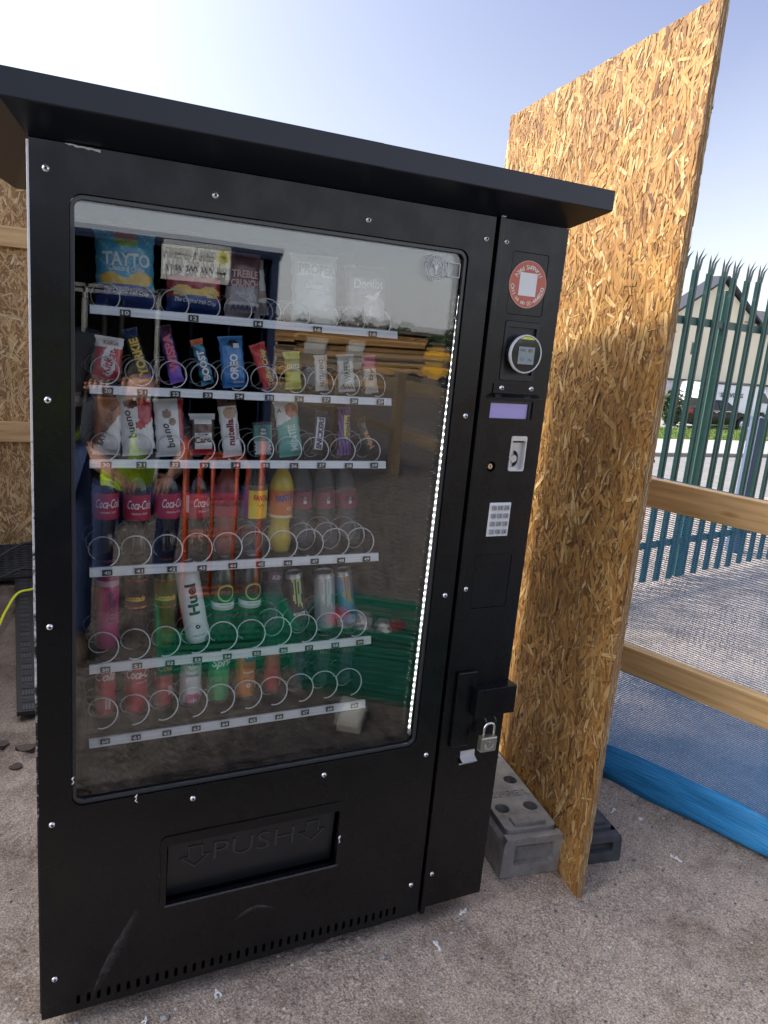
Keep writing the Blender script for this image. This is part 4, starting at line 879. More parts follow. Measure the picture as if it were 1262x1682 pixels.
# ------------------------------------------------------------ shelves
rowz = [1.553, 1.3955, 1.242, 1.006, .781, .600]; floorz = [1.556, 1.408, 1.250, 1.012, .790, .628]
colx = [.146+.0683*i for i in range(10)]; labx = [.146, .2145, .284, .350, .421, .489, .558, .626, .695, .763]
def helix(r, wr):
    mb = MB(); pts = []; turns = 3
    for i in range(turns*18+1):
        a = -math.pi*.62+2*math.pi*i/18; pts.append((r*math.cos(a), i/18*.058, r*math.sin(a)))
    mb.tube(pts, wr, 5); return mb
sp_small = helix(.0265, .0014); sp_big = helix(.0305, .0016)
nums = [[(0.5, '10'), (2.5, '12'), (4.5, '14'), (6.5, '16'), (8.5, '18')]]+[[(i, str(r*10+i)) for i in range(10)] for r in (2, 3, 4, 5, 6)]
first_small = first_big = None
for r in range(6):
    z = rowz[r]; mb = MB(); mb.box(.10, .81, .128, .66, floorz[r]-.010, floorz[r]-.008); 
    for x in [.112+.0683*i for i in range(11)]: mb.box(x-.0007, x+.0007, .150, .66, floorz[r]-.008, floorz[r]+(.018 if r < 3 else .03))
    sh_ = vp('shelf', mb, INT)
    mb = MB(); h = .0085 if r < 3 else .0098; mb.add([(.112, .118, z-h), (.797, .118, z-h), (.797, .122, z+h), (.112, .122, z+h), (.112, .1275, z-h), (.797, .1275, z-h), (.797, .1275, z+h), (.112, .1275, z+h)], [(0, 1, 2, 3), (3, 2, 6, 7), (1, 5, 6, 2), (4, 0, 3, 7), (4, 5, 1, 0)])
    vp('price_rail', mb, RAIL, sh_)
    for c, s in nums[r]:
        x = (labx[int(c)]+labx[int(c)+1])/2 if c != int(c) else labx[c]; mb = MB(); y = .1165
        tz = z-.0015+random.uniform(-.0012, .0012) if r < 5 else z+.002+random.uniform(-.001, .001); tx = x+random.uniform(-.002, .002)
        mb.add([(tx-.0105, y, tz-.0066), (tx+.0105, y, tz-.0066), (tx+.0105, y+.001, tz+.0066), (tx-.0105, y+.001, tz+.0066)], [(0, 1, 2, 3)], None, gv(.008)); put(mb, s, tx, tz, .0138, .0078, f=y-.0006, bold=.02, col=gv(.75)); vp('number_tag', mb, LABEL, sh_, attr=True)
    for c in range(10):
        zc = floorz[r]+(.0245 if r < 3 else .031); L = (colx[c]-VO[0]+random.uniform(-.001, .001), .126-VO[1], zc-VO[2])
        if r < 3:
            if first_small is None: first_small = sp_small.build('spiral', WIRE, sh_, loc=L, smooth='all')
            else: inst(first_small, sh_, L, (0, random.uniform(-.3, .3), 0))
        else:
            if first_big is None: first_big = sp_big.build('spiral', WIRE, sh_, loc=L, smooth='all')
            else: inst(first_big, sh_, L, (0, random.uniform(-.25, .25), 0))
exec_products = True
# ------------------------------------------------------------ products in the machine
def pgroup(r): return ['crisp bags on the top shelf', 'snack bars on the second shelf', 'snacks and sweets on the third shelf', 'bottles on the fourth shelf', 'drinks on the fifth shelf', 'cans and bottles on the lowest shelf'][r]
YB = .172
def pouch(name, label, cat, r, B, T, w, t, colfn, texts, crimp=.006, seed=0, y=YB, wr=.10, parts=None):
    # B, T: (x, z) of the foot and head of the wrapper
    dx, dz = T[0]-B[0], T[1]-B[1]; h = math.hypot(dx, dz); tilt = math.atan2(dx, dz)
    root = thing(name, label, cat, (B[0], y, B[1]), (R(-7)+0*tilt, tilt, 0), pgroup(r)); g = np.random.default_rng(seed+100)
    ph = g.uniform(0, 6.3, 6); nx, nz = 20, max(14, int(h/.0032))
    def depth(u, v):
        a = max(0, 1-abs(u)**2.6)**.6; e = min(v, 1-v)*h; b = max(0., min(1., (e-crimp)/(.16*h)))**.55
        wri = 1+wr*(math.sin(u*5+ph[0]+v*9)*math.sin(v*14+ph[1])+.6*math.sin(u*13+ph[2])*math.sin(v*31+ph[3]+u*4))*(1.6-b)
        rip = .0009*math.sin(u*w*500+ph[4])*(1 if e < crimp else max(0, 1-(e-crimp)/.012))
        return .0006+t/2*a*b*wri+rip
    def X(u, v): e = min(v, 1-v)*h; return u*w/2*(1+(.05 if e < crimp else 0))*(1-.035*math.sin(math.pi*v))+.0008*math.sin(v*30+ph[5])*(1 if abs(u) > .9 else 0)
    vs = []; fs = []; cl = []
    for s in (-1, 1):
        o = len(vs)
        for j in range(nz+1):
            for i in range(nx+1): u = -1+2*i/nx; v = j/nz; vs.append((X(u, v), s*depth(u, v), v*h))
        for j in range(nz):
            for i in range(nx):
                a = o+j*(nx+1)+i; f = (a, a+1, a+nx+2, a+nx+1); fs.append(f if s < 0 else f[::-1]); cl.append(lin(colfn(-1+2*(i+.5)/nx, (j+.5)/nz)))
    mb = MB(); mb.add(vs, fs, None, cl); mb.build('wrapper', FILM, root, smooth='all', attr=True)
    mb = MB()
    def f(x, z): u = max(-1, min(1, x/(w/2))); v = max(0, min(1, z/h)); return -depth(u, v)-.0012
    for tx in texts:
        if callable(tx): tx(mb, f, w, h); continue
        sx, x, z, ww, hh, ang, col = tx[:7]; kw = tx[7] if len(tx) > 7 else {}
        put(mb, sx, x*w/2, z*h, ww, hh, ang, f=f, col=col, **kw)
    if mb.v: mb.build('print', LABEL, root, attr=True)
    return root
def bands(*b):
    def fn(u, v):
        for lim, c in b:
            if v <= lim: return c
        return b[-1][1]
    return fn
def el(u, v, cu, cv, ru, rv): return ((u-cu)/ru)**2+((v-cv)/rv)**2 < 1
# --- top shelf
def tayto(u, v):
    if v < .30-.05*u*u: return '#16265c' if v < .27 else '#1d3f8a'
    if el(u, v, -.55, .36, .36, .09) or el(u, v, .5, .38, .38, .10) or el(u, v, 0, .30, .3, .09): return '#d8a93c'
    if el(u, v, 0, .90, .42, .12): return '#8fb04a' if v < .9 else '#b35b3c'
    return '#3a93c4' if (u*3+v*7) % 1.7 < 1.4 else '#5fb2d6'
pouch('crisp_bag', 'light blue crisp bag with big white TAYTO lettering, first on the top shelf', 'crisp bag', 0, (.187, 1.560), (.186, 1.712), .118, .045, tayto,
  [('TAYTO', 0, .62, .092, .027, 0, '#d9e6f0', dict(bold=.03)), ('Cheese & Onion', 0, .50, .07, .012, -2, '#e6eef5', dict(shear=.3)), ('The Original Irish Crisp', 0, .20, .088, .011, -3, '#cfd6e6', dict(shear=.35))], seed=1)
def tayto2(u, v):
    if v < .30-.04*u*u: return '#16265c' if v < .27 else '#1f3f96'
    if el(u, v, -.5, .38, .36, .09) or el(u, v, .5, .37, .38, .10) or el(u, v, 0, .31, .3, .10): return '#e0b243'
    return '#8e1c26' if v < .62 else '#2a1216'
pouch('crisp_bag', 'red and navy crisp bag with golden crisps, second on the top shelf', 'crisp bag', 0, (.328, 1.558), (.327, 1.685), .118, .045, tayto2,
  [('The Original Irish Crisp', 0, .20, .088, .011, -3, '#cfd6e6', dict(shear=.35))], seed=2)
pouch('crisp_bag', 'dark maroon TREBLE CRUNCH crisp bag above number 14', 'crisp bag', 0, (.434, 1.560), (.434, 1.700), .078, .04, bands((.18, '#7d7478'), (.24, '#c0bcbe'), (.46, '#8d8a90'), (.72, '#4c3338'), (1, '#5a4046')),
  [('TREBLE', 0, .66, .058, .016, 0, '#d9a7a4', dict(bold=.03)), ('CRUNCH', 0, .52, .06, .016, 0, '#d9a7a4', dict(bold=.03)), ('SPRING ONION', 0, .36, .045, .007, 0, '#e8e4e0', {}), ('AAAAAA', 0, .15, .06, .012, 0, '#2c2a5a', dict(bold=.03))], seed=3)
pouch('snack_tube', 'slim silver wrapped snack standing between the maroon bag and the pale bags', 'snack', 0, (.486, 1.57), (.470, 1.690), .034, .02, bands((.22, '#6f6a66'), (.3, '#c7c2be'), (.42, '#a87c6e'), (.8, '#cfcac6'), (1, '#8c8680')),
  [('RED', 0, .34, .02, .006, 0, '#8e2c2c')], seed=4, y=.2)
pouch('crisp_bag', 'pale grey popcorn bag with slanted PROPER panel above number 16', 'crisp bag', 0, (.604, 1.560), (.600, 1.715), .112, .045, lambda u, v: '#96a0a2' if not (abs(u) < .84 and .68 < v+u*.015 < .86) else '#e2e6e6',
  [('PROPER', 0, .77, .086, .022, -3, '#7d868a', dict(bold=.03)), ('BARBECUE', 0, .52, .055, .009, -4, '#e9ecec', dict(bold=.02)), ('POPCORN', 0, .45, .036, .006, -4, '#e9ecec', {})], seed=5)
pouch('crisp_bag', 'grey crisp bag with white Doritos lettering, last on the top shelf', 'crisp bag', 0, (.738, 1.560), (.730, 1.705), .108, .045, lambda u, v: '#5d5560' if v > .55 else ('#a89a92' if el(u, v, .25, .33, .6, .16) else '#6d5e62'),
  [('Doritos', -.05, .70, .072, .022, 0, '#eef0f0', dict(bold=.02)), ('v', .15, .50, .05, .016, 18, '#e9ecec', dict(bold=.02)), ('?', 0, .28, .012, .02, 0, '#e9ecec', {})], seed=6)
# --- second shelf
def kk(u, v): return '#e9e4de' if (v > .74) else ('#f3efec' if el(u, v, .02, .42, .52, .34) else '#b3161d')
pouch('chocolate_bar', 'red chocolate bar pack with white oval KitKat mark, above number 20', 'chocolate bar', 1, (.150, 1.412), (.158, 1.500), .056, .016, kk,
  [('KitKat', .02, .42, .050, .019, 74, '#b3161d', dict(bold=.02)), ('KitKat', .1, .86, .03, .008, 0, '#8f5a3c', {})], seed=11)
pouch('chocolate_bar', 'dark navy chocolate bar with yellow YORKIE letters leaning left, above number 21', 'chocolate bar', 1, (.230, 1.412), (.196, 1.520), .030, .014, bands((.06, '#b98b2c'), (.10, '#1f3f9a'), (.82, '#15120f'), (1, '#16244e')),
  [('YORKIE', 0, .46, .080, .019, 90, '#e9b92e', dict(bold=.04))], seed=12)
pouch('chocolate_bar', 'purple chocolate bar with pink bubbly letters leaning left, above number 22', 'chocolate bar', 1, (.297, 1.412), (.266, 1.532), .030, .016, bands((.25, '#7a4fd0'), (.34, '#5a2f9c'), (.85, '#2c1a4e'), (1, '#3c2038')),
  [('WISPA', 0, .52, .082, .019, 90, '#d8506c', dict(bold=.05))], seed=13)
pouch('chocolate_bar', 'slim teal chocolate bar with white BOOST letters leaning left, above number 23', 'chocolate bar', 1, (.364, 1.412), (.336, 1.508), .027, .014, lambda u, v: '#c65a2c' if v > .88 else ('#123b62' if (v*9+u) % 2 < 1 else '#1f86a8'),
  [('BOOST', 0, .42, .066, .016, 90, '#f2f4f5', dict(bold=.04))], seed=14)
pouch('biscuit_pack', 'bright blue biscuit pack with white OREO letters, above number 24', 'biscuit pack', 1, (.424, 1.408), (.412, 1.520), .054, .020, lambda u, v: '#e6eef4' if el(u, v, .35, .82, .3, .05) else ('#16161a' if el(u, v, .1, .85, .5, .07) else '#2468b6'),
  [('OREO', 0, .40, .056, .019, 88, '#f4f6f8', dict(bold=.05)), ('ORIGINAL', .3, .1, .025, .005, 0, '#e9ecec', {})], seed=15)
pouch('chocolate_bar', 'red chocolate bar with yellow Toffee Crisp letters leaning left, above number 25', 'chocolate bar', 1, (.509, 1.410), (.472, 1.508), .036, .016, lambda u, v: '#c9302c' if u < .1 or v > .75 else '#42161c',
  [('Toffee Crisp', .25, .45, .085, .016, 88, '#e9c84a', dict(bold=.03, shear=.2))], seed=16)
pouch('snack_bar', 'yellow green snack pack with a dark label, above number 26', 'snack bar', 1, (.564, 1.410), (.556, 1.496), .040, .016, lambda u, v: '#b9c23a' if (v < .45 or v > .8) else '#5c6e1e', [('nuts', 0, .62, .03, .012, 0, '#e8ecc0', {})], seed=17)
pouch('protein_bar', 'white and cream protein bar with dark upright lettering, above number 27', 'protein bar', 1, (.634, 1.410), (.628, 1.492), .032, .014, lambda u, v: '#ddd6c8' if u < .4 else '#b9a48c', [('NUTRAMINO', -.1, .5, .062, .012, 90, '#4c3c38', dict(bold=.03))], seed=18)
pouch('wafer_bar', 'grey white bar with upright WAFER letters, above number 28', 'wafer bar', 1, (.698, 1.410), (.690, 1.498), .042, .016, lambda u, v: '#c9cfcf' if v < .8 else '#8c9694', [('WAFER', 0, .55, .05, .016, 92, '#2d4a3a', dict(bold=.04)), ('VVV', 0, .15, .034, .012, 180, '#6e4c30', dict(bold=.03))], seed=19)
pouch('snack_bar', 'dim pink and white bar, last on the second shelf above number 29', 'snack bar', 1, (.765, 1.410), (.752, 1.500), .034, .014, lambda u, v: '#b0436c' if v > .66 else '#cfd0c4', [('by', .0, .5, .03, .016, 84, '#2a2430', dict(bold=.04))], seed=20)
# --- third shelf
pouch('snack_bar', 'brown and white fruit bar with outlined slanted lettering, above number 30', 'snack bar', 2, (.152, 1.252), (.156, 1.374), .056, .018, lambda u, v: '#9c5a3a' if v > .45+.3*u else '#e3ded6',
  [('EAT NATURAL', -.1, .52, .088, .012, 72, '#3a2a24', dict(bold=.03))], seed=21)
def bueno(u, v): return '#b81f26' if (el(u, v, .55, .72, .5, .22) or el(u, v, .2, .5, .3, .07)) else ('#5b2c1a' if el(u, v, -.3, .85, .4, .08) else '#ece8e2')
pouch('chocolate_pack', 'white pack with red patches and dark bueno lettering, above number 31', 'chocolate bar', 2, (.219, 1.252), (.208, 1.382), .070, .02, bueno, [('bueno', -.45, .52, .06, .016, 100, '#241a1a', dict(bold=.02, shear=.1)), ('K', .3, .9, .01, .01, 0, '#c02020', {})], seed=22)
pouch('chocolate_pack', 'white chocolate pack with red edge and handwritten bueno lettering, above number 32', 'chocolate bar', 2, (.288, 1.250), (.280, 1.376), .064, .02, lambda u, v: '#9c1c24' if u > .55 else ('#8a6a58' if (el(u, v, -.2, .74, .35, .07) or el(u, v, .15, .6, .3, .06)) else '#e6e6e4'), [('bueno', -.2, .36, .055, .017, 104, '#2a2424', dict(bold=.02, shear=.2))], seed=23)
pouch('biscuit_pack', 'short white and black pack marked Cards with red foot, above number 33', 'biscuit pack', 2, (.358, 1.254), (.355, 1.346), .056, .02, lambda u, v: '#c9c9c8' if v > .86 else ('#b8202c' if v < .16 else ('#e9e6e2' if (abs(u) < .72 and (v < .52 or v > .74)) else ('#5a3a30' if abs(u) < .72 else '#15120f'))), [('Kinder', 0, .50, .024, .006, 4, '#24201e', dict(bold=.03)), ('Cards', .05, .37, .042, .014, 4, '#5a3420', dict(bold=.03))], seed=24)
pouch('biscuit_pack', 'white pack with dark red upright nutella lettering, above number 34', 'biscuit pack', 2, (.427, 1.250), (.409, 1.384), .044, .018, lambda u, v: '#4e3428' if v > .86 else ('#b48460' if el(u, v, .1, .74, .7, .10) else '#e9e9e8'), [('nutella', -.05, .42, .060, .017, 88, '#6e1626', dict(bold=.04)), ('biscuits', .62, .42, .035, .006, 88, '#6e1626', {})], seed=25)
def tictac():
    root = thing('mint_box', 'clear box of white round mints with green tic tac label, above number 35', 'mint box', (.497, YB-.002, 1.254), (R(-4), R(-3), 0), pgroup(2))
    mb = MB(); mb.box(-.022, .022, -.007, .007, 0, .078); mb.build('box', PET, root, bevel=.003)
    mb = MB(); mb.col = lin('#1f7a62'); mb.box(-.021, .021, -.0062, .006, .040, .070); mb.col = lin('#3f9c80'); mb.box(-.021, .021, -.0062, .006, .034, .040)
    disc(mb, 0, .056, .012, .0125, -.0066, '#114c3c', 24); put(mb, 'tic', 0, .0605, .012, .0075, f=-.0069, col='#e8efe8', bold=.04); put(mb, 'tac', 0, .052, .015, .0065, f=-.0069, col='#e8efe8', bold=.04); mb.build('label', LABEL, root, attr=True)
    mb = MB(); g = np.random.default_rng(2)
    for a in range(7):
        for b in range(7):
            cx, cz, cy = -.0175+b*.0058+(.0029 if a % 2 else 0), .0045+a*.0045, -.003+g.uniform(-.001, .001)
            if cx > .019: continue
            mb.lathe([(.0002, -.0032), (.0021, -.0024), (.0030, 0), (.0021, .0024), (.0002, .0032)], (cx, cy, cz), 8)
    o = mb.build('mints', mat('mint_white', (.8, .8, .78), .4), root, smooth='all'); o['kind'] = 'stuff'
tictac()
pouch('sweet_bag', 'teal sweet bag with white and brown top and upright letters, above number 36', 'sweet bag', 2, (.568, 1.252), (.550, 1.382), .058, .02, lambda u, v: ('#9c4630' if el(u, v, .35, .82, .6, .13) else '#e9e6e2') if v > .66+.1*u else '#3f9c90', [('MINTIE', .2, .34, .062, .018, 94, '#b9e0d4', dict(bold=.03)), ('A', -.7, .84, .01, .01, 0, '#222222', {})], seed=26)
pouch('chocolate_bar', 'dark bar with slanted white SNICKERS panel, above number 37', 'chocolate bar', 2, (.632, 1.256), (.642, 1.362), .030, .014, lambda u, v: '#f0efec' if (abs(u) < .72 and .12 < v < .86) else '#231812', [('SNICKERS', 0, .49, .076, .014, 90, '#16224e', dict(bold=.05, shear=.15))], seed=27)
pouch('chocolate_bar', 'purple bar with yellow Crunchie letters, above number 38', 'chocolate bar', 2, (.704, 1.256), (.701, 1.372), .036, .015, lambda u, v: '#e0c23a' if (abs(u-.25) < .42 and .32 < v < .82) else ('#6a3c94' if (u*4+v*6) % 2 < 1.2 else '#2a1c3c'), [('Crunchie', .25, .56, .058, .014, 86, '#1c1420', dict(bold=.04))], seed=28)
pouch('chocolate_bar', 'black bar with thin red and gold Mars lettering leaning left, above number 39', 'chocolate bar', 2, (.780, 1.258), (.744, 1.348), .026, .012, lambda u, v: '#0e0b0b', [('Mars', 0, .40, .045, .015, 100, '#c9a05a', dict(bold=.04)), ('Mars', 0, .40, .043, .013, 100, '#c0252a', {}), ('c', 0, .8, .012, .008, 90, '#b98a50', {})], seed=29)
# --- bottles
def coke_prof(r=.030, h=.222): return [(.001, .0), (r*.84, .0), (r*1.0, .008), (r*1.02, .022), (r*.97, .040), (r*.80, .058), (r*.77, .068), (r*.86, .082), (r*.97, .094), (r*.97, .152), (r*.99, .160), (r*.80, .182), (r*.50, .200), (.012, .208), (.0115, .214)]
def bottle(label, cat, r, x, zf, y, liq, lab, texts, rad=.030, z0=.094, z1=.152, tilt=0., prof=None, cap='#b3161d', lean=0.):
    root = thing('drink_bottle', label, cat, (x, y, zf), (lean, tilt, 0), pgroup(r)); mb = MB(); mb.lathe((prof or coke_prof)(rad), seg=28); mb.build('bottle_body', liq, root, smooth=60)
    mb = MB()
    for a in np.linspace(0, 2*math.pi, 6)[:-1]: 
        mb.tube([(math.sin(a+.6)*rad*.55, math.cos(a+.6)*rad*.55, .004), (math.sin(a+.6)*rad*.95, math.cos(a+.6)*rad*.95, .012), (math.sin(a+.6)*rad*.99, math.cos(a+.6)*rad*.99, .036)], .0016, 4)
    mb.build('base_rib', liq, root)
    rl = rad*.97+.0005; n_ = 10; pr = [(rl, z0+(z1-z0)*i/n_) for i in range(n_+1)]
    mb = MB(); mb.lathe(pr, seg=40, colfn=lambda a, z: lin(lab(((a+math.pi/2+math.pi) % (2*math.pi))-math.pi, (z-z0)/(z1-z0)))); mb.build('label', LABEL, root, smooth='all', attr=True)
    mb = MB()
    for sx, tx, tz, w, h, col, kw in texts: put(mb, sx, tx, tz, w, h, kw.pop('ang', 0), wrap=rl, col=col, **kw)
    if mb.v: mb.build('print', LABEL, root, attr=True)
    mb = MB(); mb.lathe([(.0001, .222), (.0135, .222), (.014, .219), (.014, .208), (.012, .208)], seg=18); mb.build('cap', mat('cap_'+cap[1:], cap, .4), root, smooth=30)
    return root
RED = '#a3122a'
cl = lambda a, v: '#e8dcdc' if v < .04 else ('#8e1026' if v < .1 else RED)
def ctext(dx=0): return [('Coca-Cola', dx, .130, .056, .020, '#f2eaea', dict(shear=.35, bold=.01)), ('ORIGINAL TASTE', dx, .110, .036, .0045, '#f0d8d8', {})]
YC = .196
bottle('cola bottle with red label, leftmost on the fourth shelf above number 40', 'cola bottle', 3, .152, 1.015, YC, COLA, cl, ctext(.004))
bottle('cola bottle with red label, second on the fourth shelf above number 41', 'cola bottle', 3, .218, 1.013, YC-.01, COLA, cl, ctext(.002))
bottle('cola bottle with red label, third on the fourth shelf above number 42', 'cola bottle', 3, .287, 1.013, YC, COLA, cl, ctext(.010))
bottle('cola bottle with its label turned so a white panel shows, above number 43', 'cola bottle', 3, .352, 1.013, YC, COLA, lambda a, v: '#d9d0d0' if (a < -.85 and a > -1.15 and .15 < v < .9) else cl(a, v), ctext(.016))
bottle('cola bottle with plain deep red label and rosy body, above number 44', 'cola bottle', 3, .421, 1.013, YC, PETR, lambda a, v: '#8e1026' if v < .9 else '#b01c34', [('Coca-Cola', .003, .130, .056, .020, '#3a0a14', dict(shear=.35, bold=.01))], cap='#1c1c1c')
bottle('clear bottle with yellow FANTA label, above number 45', 'fruit drink bottle', 3, .489, 1.015, YC-.006, PET, lambda a, v: '#4c4a8c' if a < -.75 else '#e3bc1e', [('FANTA', .008, .138, .038, .014, '#b5202c', dict(bold=.03, ang=-4)), ('*', .010, .115, .018, .018, '#c2471e', dict(bold=.06))], z0=.088, z1=.156)
bottle('yellow filled bottle with orange FANTA label, above number 46', 'fruit drink bottle', 3, .557, 1.013, YC, PETY, lambda a, v: '#c65a24' if v > .12 else '#e0d0a0', [('FANTA', .0, .138, .046, .017, '#27408e', dict(bold=.04, ang=8)), ('o', .012, .112, .012, .009, '#f0d8b8', {})], z0=.088, z1=.156, cap='#d8662a')
for k, (x, nm) in enumerate([(.622, 'first'), (.690, 'second'), (.755, 'last')]):
    bottle('clear bottle with small maroon oval label, %s of three above number %d' % (nm, 47+k), 'water bottle', 3, x, 1.020, YC+.01, PET, lambda a, v: '#6e2438' if (abs(v-.5) < .42 and abs(a) > .2) else ('#6e2438' if v < .3 or v > .75 else '#c9bcc0'), [('Chika', .0, .126, .028, .012, '#2c1420', dict(bold=.03, shear=.2))], z0=.100, z1=.142, rad=.026, tilt=R(-4-3*k), cap='#1e1e24')
# --- fifth shelf
def straight(r): return [(.001, 0), (r*.85, 0), (r, .007), (r, .150), (r*.92, .165), (r*.55, .196), (.0125, .206), (.0125, .214)]
def luco(r): return [(.001, 0), (r*.85, 0), (r*.98, .008), (r*.98, .05), (r*.82, .075), (r*.88, .085), (r*1.0, .105), (r*1.0, .165), (r*.55, .196), (.0125, .206), (.0125, .214)]
Y5 = .198
bottle('pink milk drink bottle with upright grey lettering, leftmost on the fifth shelf above number 50', 'milk drink', 4, .158, .800, Y5, mat('pink_plastic', '#c23c78', .35), lambda a, v: '#d9a0b4' if v > .72 else ('#c24e84' if a < -.2 else '#cfa4b6'), [('mas+', .006, .105, .072, .022, '#3c3440', dict(ang=90, bold=.02))], rad=.0255, z0=.035, z1=.165, prof=straight, cap='#d070a0')
def luc(a, v): return '#c2342a' if (a*2+v*3) % 1.6 < 1.1 else '#d97a2a'
bottle('energy drink bottle with red and orange label, above number 51', 'energy drink', 4, .220, .795, Y5, PETD, luc, [('Lucozade', -.006, .125, .05, .015, '#e8b030', dict(shear=.3, bold=.03))], rad=.0255, z0=.100, z1=.168, prof=luco, cap='#d0601e')
bottle('olive filled energy drink bottle with orange label, above number 52', 'energy drink', 4, .286, .793, Y5, PETO, lambda a, v: '#c65a20' if (a*3+v*4) % 1.9 < 1.3 else '#8e2c1c', [('Lucozade', -.004, .125, .052, .015, '#e8b030', dict(shear=.3, bold=.03))], rad=.028, z0=.100, z1=.168, prof=luco, cap='#d0601e')
bottle('tilted white bottle with black upright Huel lettering, above number 53', 'meal drink', 4, .366, .800, Y5-.01, mat('white_plastic_bottle', '#e3e4e4', .4), lambda a, v: '#e6e7e7', [('Huel', -.002, .115, .078, .026, '#16181a', dict(ang=90, bold=.04)), ('o', 0, .045, .012, .012, '#202224', dict(bold=.06)), ('COMPLETE MEAL', 0, .022, .034, .004, '#505456', {})], rad=.0285, z0=.012, z1=.178, prof=lambda r: [(.001, 0), (r*.85, 0), (r*.97, .007), (r*.97, .185), (r*.85, .200), (.015, .206), (.0125, .214)], tilt=R(-11), cap='#1c1c1e')
def vh(c): return lambda a, v: '#e2e6e4' if not (v < .12) else '#9cb0a4'
def vitring(root_x, ring): pass
for x, rg_, nm in ((.424, '#8ccf3c', 'fruit water bottle with white label and bright green ring, above number 54'), (.492, '#b9b64e', 'fruit water bottle with white label and olive ring, above number 55')):
    o = bottle(nm, 'fruit water', 4, x, .790, Y5, mat('dark_green_drink', (.008, .035, .022), .12, coat=.4), vh(0), [('VIT-HIT', .001, .128, .036, .012, '#1c3a3c', dict(bold=.05)), ('LEAN & GREEN', .001, .098, .03, .004, '#3c6a50', {})], rad=.028, z0=.085, z1=.160, prof=luco, cap='#e2e2e0')
    mb = MB(); q = MB(); disc(q, .001, .128, .021, .021, 0, rg_, 32, r0=.84); disc(q, .001, .128, .023, .023, 0, '#4c7a5c', 32, r0=.95)
    rl = .028*.97+.0011; mb.add([(rl*math.sin(a/rl), -rl*math.cos(a/rl), c) for a, b, c in q.v], q.f, None, q.c); mb.build('ring_print', LABEL, o, attr=True)
bottle('faint clear bottle with pale crown shaped mark, above number 56', 'water bottle', 4, .557, .800, Y5+.02, PET, lambda a, v: '#5a4656', [('Kib', 0, .142, .022, .012, '#d0c4c8', dict(bold=.03, shear=.2))], rad=.024, z0=.128, z1=.155, cap='#3a2a40')
def can(label, r, x, zf, y, rad, h, colfn, texts, tilt=0., cat='drink can'):
    root = thing('drink_can', label, cat, (x, y, zf), (0, tilt, 0), pgroup(r)); n_ = 16
    z0, z1 = .010, h-.012; mb = MB(); mb.lathe([(rad, z0+(z1-z0)*i/n_) for i in range(n_+1)], seg=40, colfn=lambda a, z: lin(colfn(((a+math.pi/2+math.pi) % (2*math.pi))-math.pi, (z-z0)/(z1-z0)))); mb.build('can_body', TIN, root, smooth='all', attr=True)
    mb = MB(); mb.lathe([(.001, .004), (rad*.7, .002), (rad*.8, 0), (rad*.86, .002), (rad, .010)], seg=28); mb.lathe([(rad, h-.012), (rad*.88, h-.003), (rad*.9, h), (rad*.84, h), (rad*.82, h-.004), (.001, h-.004)], seg=28); mb.build('rim', ALU, root, smooth=40)
    mb = MB(); mb.box(-.008, .008, -.012, .008, h-.004, h-.003); mb.build('ring_pull', ALU, root)
    mb = MB()
    for sx, tx, tz, w, hh, col, kw in texts: put(mb, sx, tx, tz, w, hh, kw.pop('ang', 0), wrap=rad, col=col, **kw)
    if mb.v: mb.build('print', LABEL, root, attr=True)
    return root
def claw(a, v, bg, fg, w=.12):
    for c, lo in ((-.42, .52), (-.05, .42), (.30, .35)):
        if abs(a-c-.05*math.sin(v*14+c*9)) < w*(.5+v*.6) and v > lo: return fg
    return bg
can('dark energy drink can with pale green claw stripes, above number 57', 4, .626, .800, Y5, .0225, .155, lambda a, v: claw(a, v, '#191b1a', '#b9cf7a'), [('MONSTER', 0, .048, .034, .010, '#dfe4e0', dict(bold=.04))], R(-9))
can('silver white energy drink can with pale claw stripes, above number 58', 4, .700, .793, Y5, .0275, .158, lambda a, v: claw(a, v, '#b4b8ba', '#eef0f0'), [('MONSTER', 0, .038, .036, .010, '#8a8e92', dict(bold=.04)), ('ENERGY', 0, .025, .024, .006, '#8a8e92', dict(bold=.04))], R(-6))
can('blue energy drink can with orange stripes, last on the fifth shelf above number 59', 4, .767, .800, Y5, .0225, .155, lambda a, v: claw(a, v, '#3f86b4', '#d9924a'), [('ENERGY', 0, .040, .034, .012, '#16222c', dict(bold=.04))], R(-12))
# --- lowest shelf
Y6 = .192
can('red cola can cut off by its turn, leftmost on the lowest shelf', 5, .153, .630, Y6, .0245, .146, lambda a, v: '#b5172a', [('Cola', -.002, .108, .05, .024, '#f2e6e6', dict(shear=.35, bold=.02)), ('=====', .004, .038, .026, .012, '#d9c8c8', dict(ang=90, bold=.03))])
can('red cola can with large white Coca lettering, above number 61', 5, .223, .628, Y6, .0270, .146, lambda a, v: '#b5172a' if v < .98 else '#d9d9d9', [('Coca-Cola', .010, .108, .076, .024, '#f2e6e6', dict(shear=.35, bold=.02)), ('ORIGINAL TASTE', .012, .086, .03, .004, '#f2e6e6', {})])
can('dark green and red drink can, above number 62', 5, .287, .634, Y6, .0215, .146, lambda a, v: '#1c4236' if v > .62 else '#a82434', [('Cola', .0, .108, .036, .018, '#b0563c', dict(shear=.35, bold=.02)), ('|||||', .014, .048, .012, .022, '#d9c8c8', dict(bold=.03))])
o = can('white can with a dark ring and pink fruit, above number 63', 5, .351, .634, Y6, .0260, .146, lambda a, v: '#c24e7c' if el(a, v, .1, .08, .8, .10) else '#dfe4e4', [('VIT-HIT', 0, .112, .030, .010, '#1c3a3c', dict(bold=.05)), ('SPARKLING', 0, .082, .032, .006, '#4c5a5c', {}), ('*', .003, .016, .02, .012, '#e0a0b4', {})])
